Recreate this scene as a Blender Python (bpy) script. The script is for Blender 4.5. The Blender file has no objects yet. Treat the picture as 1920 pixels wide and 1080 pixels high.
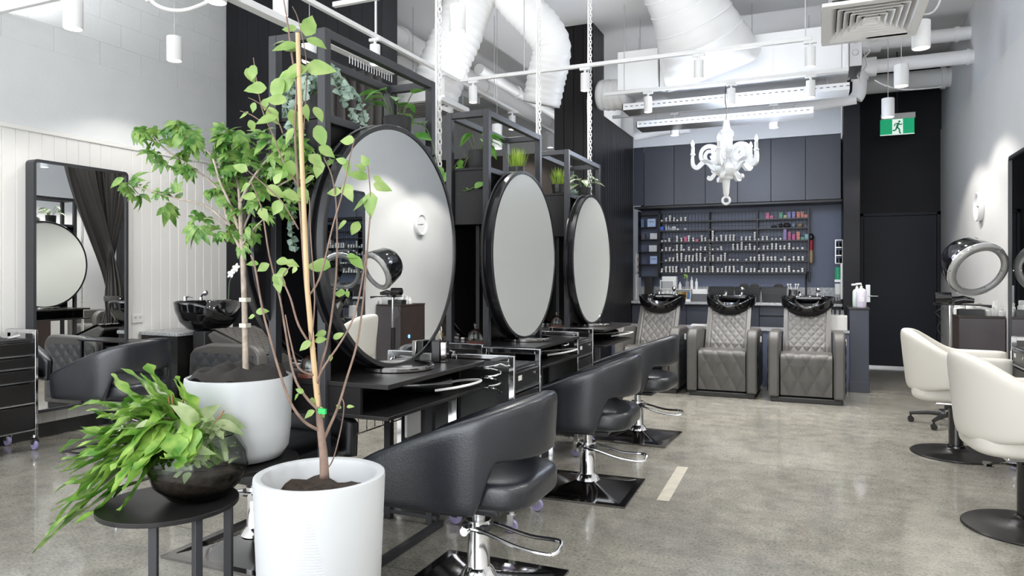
import bpy, math, random
from mathutils import Vector, Matrix, noise
rnd = random.Random(7)
PI = math.pi
S = bpy.context.scene
COL = S.collection
# ---------------------------------------------------------------- camera
CAM_H, YAW, FPX, HORIZ = 1.28, math.radians(23.27), 1337.0, 515.0
cam_data = bpy.data.cameras.new('camera')
cam = bpy.data.objects.new('camera', cam_data); COL.objects.link(cam)
cam.location = (0, 0, CAM_H); cam.rotation_euler = (PI/2, 0, YAW)
cam_data.sensor_width = 36; cam_data.lens = FPX/1920*36
cam_data.shift_y = -(540-HORIZ)/1920
cam_data.clip_start = .05
S.camera = cam
CY, SY = math.cos(YAW), math.sin(YAW)
def at(px, py, d):
    """point of the room seen at a pixel of the photograph at distance d along the view axis"""
    xc = (px-960)*d/FPX
    return Vector((xc*CY-d*SY, xc*SY+d*CY, CAM_H-(py-HORIZ)*d/FPX))
# ---------------------------------------------------------------- mesh builder
class MB:
    def __init__(s): s.v=[]; s.f=[]; s.m=[]; s.mi=0; s.tf=None
    def _add(s, vs, fs):
        b=len(s.v)
        if s.tf is not None: vs=[s.tf@Vector(v) for v in vs]
        s.v.extend([tuple(v) for v in vs]); s.f.extend([tuple(i+b for i in f) for f in fs]); s.m.extend([s.mi]*len(fs))
        return s
    def box(s,x0,y0,z0,x1,y1,z1):
        if x0>x1:x0,x1=x1,x0
        if y0>y1:y0,y1=y1,y0
        if z0>z1:z0,z1=z1,z0
        vs=[(x,y,z) for z in(z0,z1) for y in(y0,y1) for x in(x0,x1)]
        return s._add(vs,[(0,2,3,1),(4,5,7,6),(0,1,5,4),(2,6,7,3),(0,4,6,2),(1,3,7,5)])
    def lathe(s,prof,n=32,c=(0,0,0),axis='z',sy=1.0,a0=0,a1=None):
        full=a1 is None
        if full: a1=a0+2*PI
        vs=[];fs=[];rings=[]
        cnt=n if full else n+1
        for r,z in prof:
            ring=[]
            if r<1e-6: vs.append((0,0,z)); ring=[len(vs)-1]*cnt
            else:
                for k in range(cnt):
                    a=a0+(a1-a0)*k/n; vs.append((r*math.cos(a),r*math.sin(a)*sy,z)); ring.append(len(vs)-1)
            rings.append(ring)
        for i in range(len(rings)-1):
            A,B=rings[i],rings[i+1]
            for k in range(n):
                k2=(k+1)%cnt
                q=[A[k],A[k2],B[k2],B[k]]; u=[]
                for x in q:
                    if x not in u:u.append(x)
                if len(u)>2: fs.append(tuple(u))
        if axis=='x': vs=[(z,x,y) for x,y,z in vs]
        elif axis=='y': vs=[(y,z,x) for x,y,z in vs]
        vs=[(x+c[0],y+c[1],z+c[2]) for x,y,z in vs]
        return s._add(vs,fs)
    def cyl(s,c,r,z0,z1,n=24,axis='z',r2=None):
        r2=r if r2 is None else r2
        return s.lathe([(0,z0),(r,z0),(r2,z1),(0,z1)],n,c,axis)
    def tube(s,path,r,n=8,closed=False,rot=0.0,cap=True,flat=1.0):
        P=[Vector(p) for p in path]; N=len(P)
        rs=r if isinstance(r,(list,tuple)) else [r]*N
        T=[]
        for i in range(N):
            if closed: t=P[(i+1)%N]-P[(i-1)%N]
            else: t=P[min(i+1,N-1)]-P[max(i-1,0)]
            T.append(t.normalized() if t.length>1e-9 else Vector((0,0,1)))
        up=Vector((0,0,1)) if abs(T[0].z)<.9 else Vector((0,1,0))
        nrm=(up-T[0]*up.dot(T[0])).normalized()
        vs=[];fs=[]
        for i in range(N):
            if i>0:
                nrm=nrm-T[i]*nrm.dot(T[i])
                nrm=nrm.normalized() if nrm.length>1e-6 else Vector((1,0,0))
            bi=T[i].cross(nrm)
            for k in range(n):
                a=2*PI*k/n+rot
                vs.append(P[i]+nrm*(rs[i]*math.cos(a))+bi*(rs[i]*flat*math.sin(a)))
        M=N if closed else N-1
        for i in range(M):
            j=(i+1)%N
            for k in range(n):
                k2=(k+1)%n; fs.append((i*n+k,i*n+k2,j*n+k2,j*n+k))
        if cap and not closed:
            fs.append(tuple(reversed(range(n)))); fs.append(tuple((N-1)*n+k for k in range(n)))
        return s._add(vs,fs)
    def bar(s,p0,p1,w):
        return s.tube([p0,p1],w*.7071,4,rot=PI/4)
    def grid(s,nu,nv,fn,cu=False,cv=False):
        vs=[fn(i/(nu if cu else nu-1),j/(nv if cv else nv-1)) for i in range(nu) for j in range(nv)]
        fs=[]
        for i in range(nu if cu else nu-1):
            for j in range(nv if cv else nv-1):
                i2=(i+1)%nu;j2=(j+1)%nv
                fs.append((i*nv+j,i2*nv+j,i2*nv+j2,i*nv+j2))
        return s._add(vs,fs)
    def prism(s,poly,z0,z1,axis='z'):
        n=len(poly)
        def cv(p,z): 
            return (p[0],p[1],z) if axis=='z' else ((z,p[0],p[1]) if axis=='x' else (p[0],z,p[1]))
        vs=[cv(p,z0) for p in poly]+[cv(p,z1) for p in poly]
        fs=[tuple(range(n-1,-1,-1)),tuple(range(n,2*n))]+[(i,(i+1)%n,n+(i+1)%n,n+i) for i in range(n)]
        return s._add(vs,fs)
    def sphere(s,c,r,n=16,sz=1.0):
        m=max(6,n//2)
        return s.lathe([(r*math.sin(PI*i/m),-r*sz*math.cos(PI*i/m)) for i in range(m+1)],n,c)
    def ball(s,c,rx,ry,rz,n=24,e=1.0):
        """superellipsoid-like rounded lump"""
        m=n//2
        def sg(x,p): return math.copysign(abs(x)**p,x)
        def fn(u,v):
            a=2*PI*u;b=PI*(v-.5)
            return (c[0]+rx*sg(math.cos(b),e)*sg(math.cos(a),e),c[1]+ry*sg(math.cos(b),e)*sg(math.sin(a),e),c[2]+rz*sg(math.sin(b),e))
        return s.grid(n,m,fn,cu=True)
    def build(s,name,mat,parent=None,bevel=0,sub=0,seg=2,smooth=40,solid=0):
        me=bpy.data.meshes.new(name)
        me.from_pydata(s.v,[],s.f)
        mats=mat if isinstance(mat,(list,tuple)) else [mat]
        for x in mats: me.materials.append(x)
        if any(s.m): me.polygons.foreach_set('material_index',s.m)
        import bmesh
        bm=bmesh.new(); bm.from_mesh(me)
        bmesh.ops.remove_doubles(bm,verts=bm.verts,dist=1e-6)
        bmesh.ops.recalc_face_normals(bm,faces=bm.faces)
        lim=math.radians(smooth)
        for f in bm.faces: f.smooth=smooth>0
        if smooth<180:
            for e in bm.edges:
                if len(e.link_faces)==2 and e.calc_face_angle(0)>lim: e.smooth=False
        bm.to_mesh(me); bm.free()
        o=bpy.data.objects.new(name,me); COL.objects.link(o)
        if parent: o.parent=parent
        if solid: 
            m=o.modifiers.new('solid','SOLIDIFY'); m.thickness=solid; m.offset=0
        if bevel:
            m=o.modifiers.new('bevel','BEVEL'); m.width=bevel; m.segments=seg; m.limit_method='ANGLE'; m.angle_limit=math.radians(50)
        if sub:
            m=o.modifiers.new('sub','SUBSURF'); m.levels=sub; m.render_levels=sub
        return o
def thing(name,label,cat,loc=(0,0,0),rz=0,group=None):
    o=bpy.data.objects.new(name,None); COL.objects.link(o); o.empty_display_size=.1
    o.location=loc; o.rotation_euler=(0,0,rz); tag(o,label,cat,group); return o
def tag(o,label,cat,group=None,kind=None):
    o['label']=label; o['category']=cat
    if group:o['group']=group
    if kind:o['kind']=kind
    return o
def struct(o): o['kind']='structure'; return o
def stuff(o): o['kind']='stuff'; return o
def dup(o,loc=None,rz=None,label=None,group=None,parent=None):
    c=o.copy(); COL.objects.link(c)
    if parent is not None: c.parent=parent
    if loc is not None:c.location=loc
    if rz is not None:c.rotation_euler=(0,0,rz)
    if label:c['label']=label
    if group:c['group']=group
    for ch in list(o.children):
        dup(ch,parent=c)
    return c
def lerp(a,b,t): return a+(b-a)*t
def sstep(a,b,x):
    t=max(0,min(1,(x-a)/(b-a))); return t*t*(3-2*t)
def curve(pts,n=6):
    """Catmull-Rom through pts"""
    P=[Vector(p) for p in pts]; out=[]
    for i in range(len(P)-1):
        p0=P[max(i-1,0)];p1=P[i];p2=P[i+1];p3=P[min(i+2,len(P)-1)]
        for k in range(n):
            t=k/n
            out.append(.5*((2*p1)+(p2-p0)*t+(2*p0-5*p1+4*p2-p3)*t*t+(3*p1-p0-3*p2+p3)*t**3))
    out.append(P[-1]); return out
# ---------------------------------------------------------------- materials
def mat(name,col,rough=.5,metal=0,bump=0,bscale=60,var=0,vscale=4,spec=.5,coat=0,emit=0,ecol=None,trans=0,sheen=0,detail=4):
    m=bpy.data.materials.new(name); m.use_nodes=True
    nt=m.node_tree; b=nt.nodes['Principled BSDF']
    c=(col[0],col[1],col[2],1)
    b.inputs['Base Color'].default_value=c; b.inputs['Roughness'].default_value=rough
    b.inputs['Metallic'].default_value=metal; b.inputs['Specular IOR Level'].default_value=spec
    b.inputs['Coat Weight'].default_value=coat; b.inputs['Coat Roughness'].default_value=.08
    if trans: b.inputs['Transmission Weight'].default_value=trans
    if emit:
        b.inputs['Emission Color'].default_value=(*(ecol or col),1); b.inputs['Emission Strength'].default_value=emit
    if bump or var:
        tc=nt.nodes.new('ShaderNodeTexCoord')
    if bump:
        n=nt.nodes.new('ShaderNodeTexNoise'); n.inputs['Scale'].default_value=bscale; n.inputs['Detail'].default_value=detail
        nt.links.new(tc.outputs['Object'],n.inputs['Vector'])
        bp=nt.nodes.new('ShaderNodeBump'); bp.inputs['Strength'].default_value=bump; bp.inputs['Distance'].default_value=.01
        nt.links.new(n.outputs['Fac'],bp.inputs['Height']); nt.links.new(bp.outputs['Normal'],b.inputs['Normal'])
    if var:
        n2=nt.nodes.new('ShaderNodeTexNoise'); n2.inputs['Scale'].default_value=vscale; n2.inputs['Detail'].default_value=5
        nt.links.new(tc.outputs['Object'],n2.inputs['Vector'])
        r=nt.nodes.new('ShaderNodeValToRGB')
        r.color_ramp.elements[0].position=.3; r.color_ramp.elements[1].position=.7
        r.color_ramp.elements[0].color=tuple(max(0,x*(1-var)) for x in col)+(1,)
        r.color_ramp.elements[1].color=tuple(min(1,x*(1+var)) for x in col)+(1,)
        nt.links.new(n2.outputs['Fac'],r.inputs['Fac']); nt.links.new(r.outputs['Color'],b.inputs['Base Color'])
    return m
def leafmat(name,c1,c2,scale=9,tr=.35,rough=.4):
    m=bpy.data.materials.new(name); m.use_nodes=True
    nt=m.node_tree; b=nt.nodes['Principled BSDF']; out=nt.nodes['Material Output']
    tc=nt.nodes.new('ShaderNodeTexCoord'); n=nt.nodes.new('ShaderNodeTexNoise'); n.inputs['Scale'].default_value=scale
    nt.links.new(tc.outputs['Object'],n.inputs['Vector'])
    r=nt.nodes.new('ShaderNodeValToRGB'); r.color_ramp.elements[0].position=.35; r.color_ramp.elements[1].position=.68
    r.color_ramp.elements[0].color=(*c1,1); r.color_ramp.elements[1].color=(*c2,1)
    nt.links.new(n.outputs['Fac'],r.inputs['Fac']); nt.links.new(r.outputs['Color'],b.inputs['Base Color'])
    b.inputs['Roughness'].default_value=rough
    t=nt.nodes.new('ShaderNodeBsdfTranslucent'); nt.links.new(r.outputs['Color'],t.inputs['Color'])
    mx=nt.nodes.new('ShaderNodeMixShader'); mx.inputs[0].default_value=tr
    nt.links.new(b.outputs[0],mx.inputs[1]); nt.links.new(t.outputs[0],mx.inputs[2]); nt.links.new(mx.outputs[0],out.inputs['Surface'])
    return m
M={}
M['white_wall']=mat('white_wall',(.80,.79,.77),.55,bump=.05,bscale=90)
M['vj_white']=mat('vj_white',(.83,.82,.80),.45)
M['grey_wall']=mat('grey_wall',(.72,.74,.75),.6,bump=.12,bscale=40,var=.02)
M['block_wall']=mat('block_wall',(.72,.735,.74),.6,bump=.3,bscale=45,var=.02)
M['right_wall']=mat('right_wall',(.80,.79,.77),.6,bump=.06,bscale=25,var=.03,vscale=1.3)
M['right_upper']=mat('right_upper',(.76,.77,.79),.6,bump=.06,bscale=25,var=.04,vscale=1.3)
M['ceiling']=mat('ceiling',(.82,.82,.83),.7,bump=.08,bscale=20,var=.03,vscale=1.2)
M['white_paint']=mat('white_paint',(.84,.84,.84),.4)
M['white_metal']=mat('white_metal',(.86,.86,.86),.32)
M['duct_white']=mat('duct_white',(.83,.83,.83),.35,bump=.15,bscale=14)
M['cornice']=mat('cornice',(.80,.82,.86),.5)
M['black_wall']=mat('black_wall',(.012,.012,.015),.5,bump=.05,bscale=60,var=.2,vscale=2,spec=.22)
M['black_panel']=mat('black_panel',(.012,.011,.012),.36,bump=.03,bscale=80,spec=.22)
M['brown_black']=mat('brown_black',(.030,.024,.021),.5,spec=.25,bump=.04,bscale=60)
M['navy_wall']=mat('navy_wall',(.115,.135,.205),.45,bump=.04,bscale=50,var=.06,vscale=2)
M['navy_cupboard']=mat('navy_cupboard',(.052,.056,.075),.4,bump=.02,bscale=50,var=.05,vscale=2)
M['navy_dark']=mat('navy_dark',(.030,.036,.055),.4)
M['door_black']=mat('door_black',(.014,.017,.025),.45,spec=.25,bump=.04,bscale=90)
M['black_metal']=mat('black_metal',(.035,.036,.042),.42,bump=.03,bscale=200)
M['black_gloss']=mat('black_gloss',(.006,.006,.007),.06,coat=.6)
M['black_plastic']=mat('black_plastic',(.014,.014,.015),.3)
M['black_satin']=mat('black_satin',(.016,.015,.015),.33,spec=.35,bump=.02,bscale=60)
M['black_matte']=mat('black_matte',(.02,.02,.021),.6)
M['rim_black']=mat('rim_black',(.016,.016,.019),.22,coat=.2)
M['leather_black']=mat('leather_black',(.013,.015,.021),.30,spec=.75,bump=.10,bscale=130,var=.25,vscale=5)
M['leather_grey']=mat('leather_grey',(.085,.081,.076),.42,bump=.05,bscale=220,var=.08,vscale=4)
M['leather_cream']=mat('leather_cream',(.62,.60,.555),.42,bump=.03,bscale=160)
M['chrome']=mat('chrome',(.80,.80,.82),.10,metal=1)
M['chrome_dark']=mat('chrome_dark',(.32,.31,.31),.10,metal=1)
M['steel']=mat('steel',(.62,.62,.63),.28,metal=1)
M['mirror']=mat('mirror_glass',(.90,.92,.92),.0,metal=1)
M['mirror_painted_grey']=mat('painted_mirror_reflection',(.60,.62,.60),.30,spec=.6)  # even grey stands in for the mirror's reflection
M['bulb']=mat('bulb',(1,1,1),.3,emit=28,ecol=(.80,.88,1))
M['lens']=mat('lamp_lens',(1,1,1),.3,emit=9,ecol=(1,.97,.92))
M['granite']=mat('granite',(.42,.43,.44),.25,var=.45,vscale=60)
M['soil']=mat('soil',(.035,.024,.017),.95,bump=.8,bscale=45,var=.5,vscale=40)
M['cloth_black']=mat('cloth_black',(.030,.027,.025),.9,bump=.3,bscale=300)
M['curtain']=mat('curtain_cloth',(.055,.050,.048),.7,bump=.1,bscale=300)
M['bark']=mat('bark',(.24,.165,.13),.75,bump=.3,bscale=60,var=.25,vscale=25)
M['bark_pale']=mat('bark_pale',(.42,.35,.29),.8,bump=.5,bscale=70,var=.3,vscale=25)
M['bamboo']=mat('bamboo',(.58,.42,.24),.5,var=.12,vscale=12)
M['planter_white']=mat('planter_white',(.60,.62,.645),.42)
M['wood_dark']=mat('wood_dark',(.045,.032,.028),.42,bump=.05,bscale=30,var=.2,vscale=6)
M['cabinet_face']=mat('cabinet_face',(.105,.092,.10),.35,var=.10,vscale=5)
M['red_wood']=mat('red_wood',(.13,.035,.025),.35)
M['glass']=mat('clear_glass',(1,1,1),.0,trans=1)
M['glass'].node_tree.nodes['Principled BSDF'].inputs['IOR'].default_value=1.45
def thin_glass(name,tint=(1,1,1)):
    m=bpy.data.materials.new(name); m.use_nodes=True; nt=m.node_tree; out=nt.nodes['Material Output']; nt.nodes.remove(nt.nodes['Principled BSDF'])
    t=nt.nodes.new('ShaderNodeBsdfTransparent'); t.inputs['Color'].default_value=(*tint,1)
    g=nt.nodes.new('ShaderNodeBsdfGlossy'); g.inputs['Roughness'].default_value=.01
    f=nt.nodes.new('ShaderNodeFresnel'); f.inputs['IOR'].default_value=1.5
    x=nt.nodes.new('ShaderNodeMixShader'); nt.links.new(f.outputs[0],x.inputs[0]); nt.links.new(t.outputs[0],x.inputs[1]); nt.links.new(g.outputs[0],x.inputs[2]); nt.links.new(x.outputs[0],out.inputs['Surface'])
    return m
M['thin_glass']=thin_glass('thin_glass',(.95,.97,.96)); M['visor']=thin_glass('clear_visor',(.93,.93,.93))
M['visor_edge']=mat('visor_edge',(.55,.55,.55),.12,trans=.55,spec=.8)
M['caster']=mat('caster_purple',(.33,.30,.50),.25,spec=.6)
M['white_plastic']=mat('white_plastic',(.80,.80,.79),.3)
M['tube_cap']=mat('tube_cap',(.86,.84,.81),.35)
M['wire_black']=mat('wire_black',(.012,.012,.014),.4)
M['chandelier']=mat('chandelier_white',(.84,.85,.86),.4)
M['grey_plastic']=mat('grey_plastic',(.10,.10,.11),.5)
M['clear_plastic']=mat('clear_plastic',(.95,.95,.96),.12,trans=.85)
M['leaf_birch']=leafmat('leaf_birch',(.24,.42,.10),(.48,.62,.24),14)
M['leaf_dark']=leafmat('leaf_dark',(.06,.20,.03),(.33,.50,.14),24,.28,.3)
M['leaf_fern']=leafmat('leaf_fern',(.09,.27,.03),(.42,.62,.14),17,.3,.28)
M['leaf_pale']=leafmat('leaf_pale',(.30,.42,.18),(.62,.70,.42),13,.3,.35)
M['leaf_pothos']=leafmat('leaf_pothos',(.08,.30,.04),(.26,.50,.12),16,.25,.3)
M['leaf_varieg']=leafmat('leaf_variegated',(.07,.20,.05),(.70,.74,.55),22,.2,.35)
M['leaf_grass']=leafmat('leaf_grass',(.20,.38,.03),(.46,.58,.10),20,.3,.4)
M['leaf_euca']=leafmat('leaf_eucalyptus',(.30,.42,.36),(.50,.62,.54),14,.2,.5)
M['petal']=mat('petal_white',(.88,.87,.86),.5)
def colour(name,c,r=.4): 
    if name not in M: M[name]=mat(name,c,r)
    return M[name]
# floor: polished concrete
def floor_mat():
    m=bpy.data.materials.new('polished_concrete'); m.use_nodes=True; nt=m.node_tree; b=nt.nodes['Principled BSDF']; L=nt.links.new
    tc=nt.nodes.new('ShaderNodeTexCoord')
    def nz(sc,det=5,rg=.55):
        n=nt.nodes.new('ShaderNodeTexNoise'); n.inputs['Scale'].default_value=sc; n.inputs['Detail'].default_value=det; n.inputs['Roughness'].default_value=rg
        L(tc.outputs['Object'],n.inputs['Vector']); return n
    def ramp(src,els):
        r=nt.nodes.new('ShaderNodeValToRGB')
        while len(r.color_ramp.elements)<len(els): r.color_ramp.elements.new(.5)
        for e,(p,c) in zip(r.color_ramp.elements,els): e.position=p; e.color=(*c,1)
        L(src,r.inputs['Fac']); return r
    def mix(a,bb,fac,mode='MIX'):
        x=nt.nodes.new('ShaderNodeMixRGB'); x.blend_type=mode
        if isinstance(fac,float): x.inputs[0].default_value=fac
        else: L(fac,x.inputs[0])
        L(a,x.inputs[1])
        if isinstance(bb,tuple): x.inputs[2].default_value=(*bb,1)
        else: L(bb,x.inputs[2])
        return x
    big=ramp(nz(.9,6,.6).outputs['Fac'],[(.32,(.24,.233,.212)),(.5,(.305,.297,.268)),(.70,(.38,.37,.338))])
    mid=ramp(nz(7,6,.65).outputs['Fac'],[(.3,(.72,.72,.70)),(.7,(1.18,1.16,1.12))])
    c=mix(big.outputs[0],mid.outputs[0],1.0,'MULTIPLY')
    fine=ramp(nz(70,3,.75).outputs['Fac'],[(.30,(.40,.39,.38)),(.47,(1,1,1)),(.72,(1.4,1.38,1.34))])
    c=mix(c.outputs[0],fine.outputs[0],.8,'MULTIPLY')
    vo=nt.nodes.new('ShaderNodeTexVoronoi'); vo.inputs['Scale'].default_value=55; L(tc.outputs['Object'],vo.inputs['Vector'])
    sp=ramp(vo.outputs['Distance'],[(.0,(1,1,1)),(.16,(1,1,1)),(.22,(0,0,0))])
    rare=ramp(nz(16,2).outputs['Fac'],[(.56,(0,0,0)),(.66,(1,1,1))])
    f=nt.nodes.new('ShaderNodeMath'); f.operation='MULTIPLY'; L(sp.outputs[0],f.inputs[0]); L(rare.outputs[0],f.inputs[1])
    f2=nt.nodes.new('ShaderNodeMath'); f2.operation='MULTIPLY'; L(f.outputs[0],f2.inputs[0]); f2.inputs[1].default_value=.75
    c=mix(c.outputs[0],(.07,.065,.055),f2.outputs[0])
    L(c.outputs[0],b.inputs['Base Color'])
    rr=ramp(nz(2.2,5).outputs['Fac'],[(.3,(.10,)*3),(.7,(.24,)*3)])
    L(rr.outputs[0],b.inputs['Roughness'])
    b.inputs['Specular IOR Level'].default_value=.55
    b.inputs['Coat Weight'].default_value=.45; b.inputs['Coat Roughness'].default_value=.05
    bp=nt.nodes.new('ShaderNodeBump'); bp.inputs['Strength'].default_value=.03; L(nz(30,4).outputs['Fac'],bp.inputs['Height']); L(bp.outputs[0],b.inputs['Normal'])
    return m
M['floor']=floor_mat()
# ================================================================ the room
XL,XR,YB,ZC,YF = -5.62,1.5,11.05,4.15,-2.6
def onY(px,Y): return Y*math.tan(math.atan((px-960)/FPX)-YAW)
def vj(mb,u0,u1,z0,z1,plane,pos,pitch=.1,facing=1,gw=.009,gd=.007):
    """vertical-joint boards: flat boards with a V groove every pitch"""
    us=[(u0,0)]; u=u0+pitch
    while u<u1-.02:
        us+= [(u-gw/2,0),(u,-gd),(u+gw/2,0)]; u+=pitch
    us.append((u1,0))
    vs=[]
    for uu,d in us:
        for z in (z0,z1):
            vs.append((pos+facing*d,uu,z) if plane=='x' else (uu,pos+facing*d,z))
    fs=[(2*i,2*i+2,2*i+3,2*i+1) for i in range(len(us)-1)]
    mb._add(vs,fs)
# floor, ceiling
b=MB(); b.box(XL-.2,YF,-.15,XR+.2,YB+.2,0); struct(b.build('floor',M['floor']))
b=MB(); b.box(XL-.2,YF,ZC,XR+.2,YB+.2,ZC+.15); struct(b.build('ceiling',M['ceiling']))
for i,(yy,) in enumerate([(5.08,),(7.5,),(2.66,)]):
    b=MB(); b.box(-3.6 if i else -1.0,yy-.0018,0,XR,yy+.0018,.0006); struct(b.build('trim_%d'%(i+1),colour('joint',(.075,.068,.055),.7)))
b=MB()
b.tf=Matrix.Rotation(math.radians(1.5),4,'Z'); b.box(-.80+.06,4.07,0,-.80+.13,4.83,.0012); struct(b.build('trim_4',mat('filler_strip',(.52,.49,.41),.4,var=.15,vscale=9)))
# left wall: boards below, smooth band, painted blockwork above
b=MB()
b.mi=0; vj(b,YF,5.6,.11,2.39,'x',XL,.1,1)
b.mi=1; b.box(XL-.012,YF,2.43,XL-.15,11.2,3.07)
b.box(XL-.02,YF,0,XL-.15,11.2,2.43)
b.mi=2; 
z=3.07; row=0; hb=.2; wb=.4
while z<ZC:
    y=YF+(.2 if row%2 else 0)
    z1=min(z+hb-.004,ZC)
    while y<11.1:
        b.box(XL-.010,y,z,XL-.15,y+wb-.005,z1); y+=wb
    z+=hb; row+=1
b.box(XL-.014,YF,3.06,XL-.16,11.2,ZC)
struct(b.build('wall_left',[M['vj_white'],M['grey_wall'],M['block_wall']]))
b=MB(); b.box(XL-.02,YF,2.39,XL+.012,5.6,2.425); struct(b.build('trim_5',M['vj_white'],bevel=.003))
b=MB(); b.box(XL-.02,YF,0,XL+.004,5.6,.11); struct(b.build('baseboard_left',M['black_matte']))
# right wall
b=MB(); b.mi=0; b.box(XR,YF,0,XR+.15,11.2,3.22); b.mi=1; b.box(XR+.012,YF,3.2,XR+.15,11.2,ZC); struct(b.build('wall_right',[M['right_wall'],M['right_upper']]))
b=MB(); b.box(XR-.012,YF,0,XR+.02,YB,.1); struct(b.build('baseboard_right',M['black_matte']))
# back walls
b=MB(); b.mi=0; b.box(XL-.15,YB,0,-2.36,YB+.15,ZC); b.mi=1; b.box(.27,YB,0,XR+.1,YB+.15,3.27); b.box(.27,YB+.006,3.27,XR+.1,YB+.15,ZC)
struct(b.build('wall_back',[M['white_wall'],M['black_wall']]))
b=MB(); b.box(-2.36,10.2,0,.27,10.35,3.05); struct(b.build('wall_basin',M['navy_wall']))
b=MB(); b.box(-2.36,9.74,3.035,.255,9.9,ZC); struct(b.build('wall_bulkhead',M['cornice']))
b=MB(); b.box(.272,9.3,0,.445,YB,ZC); struct(b.build('wall_nib',M['black_wall']))
b=MB(); b.mi=0; b.box(.31,8.6,0,.5,9.3,.90); b.mi=1; b.box(.30,8.59,.90,.51,9.3,.92); b.mi=0; b.box(.305,8.594,0,.505,9.3,.12)
struct(b.build('wall_low',[M['navy_dark'],M['black_satin']],bevel=.003))
b=MB(); b.mi=0; b.box(-2.36,8.62,0,.31,8.82,.64); b.mi=1; b.box(-2.36,8.60,.64,.31,8.84,.667)
struct(b.build('wall_plumbing',[M['navy_wall'],M['granite']]))
# black pier on the left, low dark partition, boarded black wall beside the basins
b=MB(); b.box(XL-.1,5.62,0,-3.722,5.86,ZC); vj(b,XL,-3.72,0,ZC,'y',5.6,.14,-1,.006,.004); b.box(-3.724,5.604,0,-3.72,5.86,ZC)
struct(b.build('wall_pier',M['black_wall']))
b=MB(); b.box(XL,8.05,0,-2.83,8.15,2.75); struct(b.build('wall_partition',M['brown_black']))
b=MB(); b.box(-2.82,7.84,0,-2.37,8.27,ZC); vj(b,-2.83,-2.36,0,ZC,'y',7.83,.118,-1,.008,.006); vj(b,7.83,8.27,0,ZC,'x',-2.36,.11,1,.008,.006)
b.box(-2.83,7.832,0,-2.82,8.27,ZC)
struct(b.build('wall_column',M['black_panel']))
b=MB(); b.box(-2.5,8.27,0,-2.37,9.74,3.18); vj(b,8.27,9.74,0,3.18,'x',-2.36,.105,1,.008,.006); b.box(-2.5,8.27,3.17,-2.36,9.74,3.18)
struct(b.build('wall_boarded',M['black_panel']))
# exit door
b=MB(); b.box(.53,YB-.03,0,.575,YB,2.13); b.box(1.455,YB-.03,0,1.5,YB,2.13); b.box(.53,YB-.03,2.085,1.5,YB,2.13)
struct(b.build('trim_6',M['door_black'],bevel=.004))
b=MB(); b.box(.578,YB-.02,.012,1.452,YB,2.082)
door=struct(b.build('door_1',M['door_black'],bevel=.002))
b=MB(); b.box(.60,YB-.028,.90,.655,YB-.018,1.14); b.cyl((.63,YB-.045,.985),.011,-.02,.02,12,'y'); b.tube([(.63,YB-.06,.985),(.75,YB-.06,.983)],.009,10)
hd=b.build('door_handle',M['steel'],door); hd['label']='steel lever handle on plate'
b=MB(); b.box(.53,YB-.034,0,1.5,YB-.022,.028); struct(b.build('trim_7',M['steel']))
# assumed shop front behind the photographer: posts and lintel, left open for light
for i,(x0,x1) in enumerate([(XL-.2,XL),( -2.2,-2.1),(XR,XR+.2)]):
    b=MB(); b.box(x0,YF-.1,0,x1,YF,ZC); struct(b.build('wall_front' if i==0 else 'wall_front.%03d'%i,M['black_matte']))
# ================================================================ basin zone at the back
seams=[1207.5,1263.8,1322.2,1382.8,1445.4,1510.3,1577]
lab=['narrow navy wall cupboard beside the boarded black wall, leftmost of the row','navy wall cupboard second from the boarded black wall','navy wall cupboard behind the left arm of the white chandelier',
 'navy wall cupboard directly right of the chandelier stem','navy wall cupboard second from the right end of the row','navy wall cupboard at the right end of the row beside the black nib wall']
for i in range(6):
    x0,x1=onY(seams[i],9.75),onY(seams[i+1],9.75)
    t=thing('wall_cupboard',lab[i],'cupboard',((x0+x1)/2,9.95,2.225),0,'navy wall cupboards above the tube rack'); w=(x1-x0)/2
    b=MB(); b.box(-w+.001,-.175,.012,w-.001,.24,.805); b.build('cupboard_body',M['navy_dark'],t)
    b=MB(); b.box(-w+.003,-.197,0,w-.003,-.177,.803); b.build('cupboard_door',M['navy_cupboard'],t,bevel=.002)
b=MB(); b.box(-2.36,9.748,2.235,onY(1207,9.75),9.77,3.03); struct(b.build('trim_8',M['navy_dark']))
b=MB(); b.box(-2.36,9.79,2.195,.268,10.19,2.222); struct(b.build('trim_9',M['black_satin']))
# bench
xs=[-2.36,-1.62,-.70+.0,-.28,.265]
bl=['dark navy base cabinet under the counter at the boarded wall','dark navy base cabinet behind the middle basin chair','dark navy base cabinet left of the black tap','dark navy base cabinet under the black tap']
for i in range(4):
    w=(xs[i+1]-xs[i])/2
    t=thing('base_cabinet',bl[i],'cabinet',((xs[i]+xs[i+1])/2,9.9,0),0,'base cabinets under the granite counter')
    b=MB(); b.box(-w+.002,-.23,.0,w-.002,.29,.885); b.build('cabinet_body',M['navy_dark'],t)
    if i>=2: 
        b=MB(); b.box(-w+.004,-.252,.76,w-.004,-.232,.86); b.build('drawer',M['navy_cupboard'],t,bevel=.002)
        b=MB(); b.box(-w+.004,-.252,.10,w-.004,-.232,.735); b.build('cabinet_door',M['navy_cupboard'],t,bevel=.002)
    else:
        b=MB(); b.box(-w+.004,-.252,.10,-.002,-.232,.86); b.build('cabinet_door',M['navy_cupboard'],t,bevel=.002)
        b=MB(); b.box(.002,-.252,.10,w-.004,-.232,.86); b.build('cabinet_door',M['navy_cupboard'],t,bevel=.002)
t=thing('counter_top','grey granite counter with low splashback under the tube rack','counter',(-1.04,9.9,.887))
b=MB(); b.box(-1.315,-.30,0,1.308,.298,.034); b.build('worktop',M['granite'],t,bevel=.003)
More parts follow.
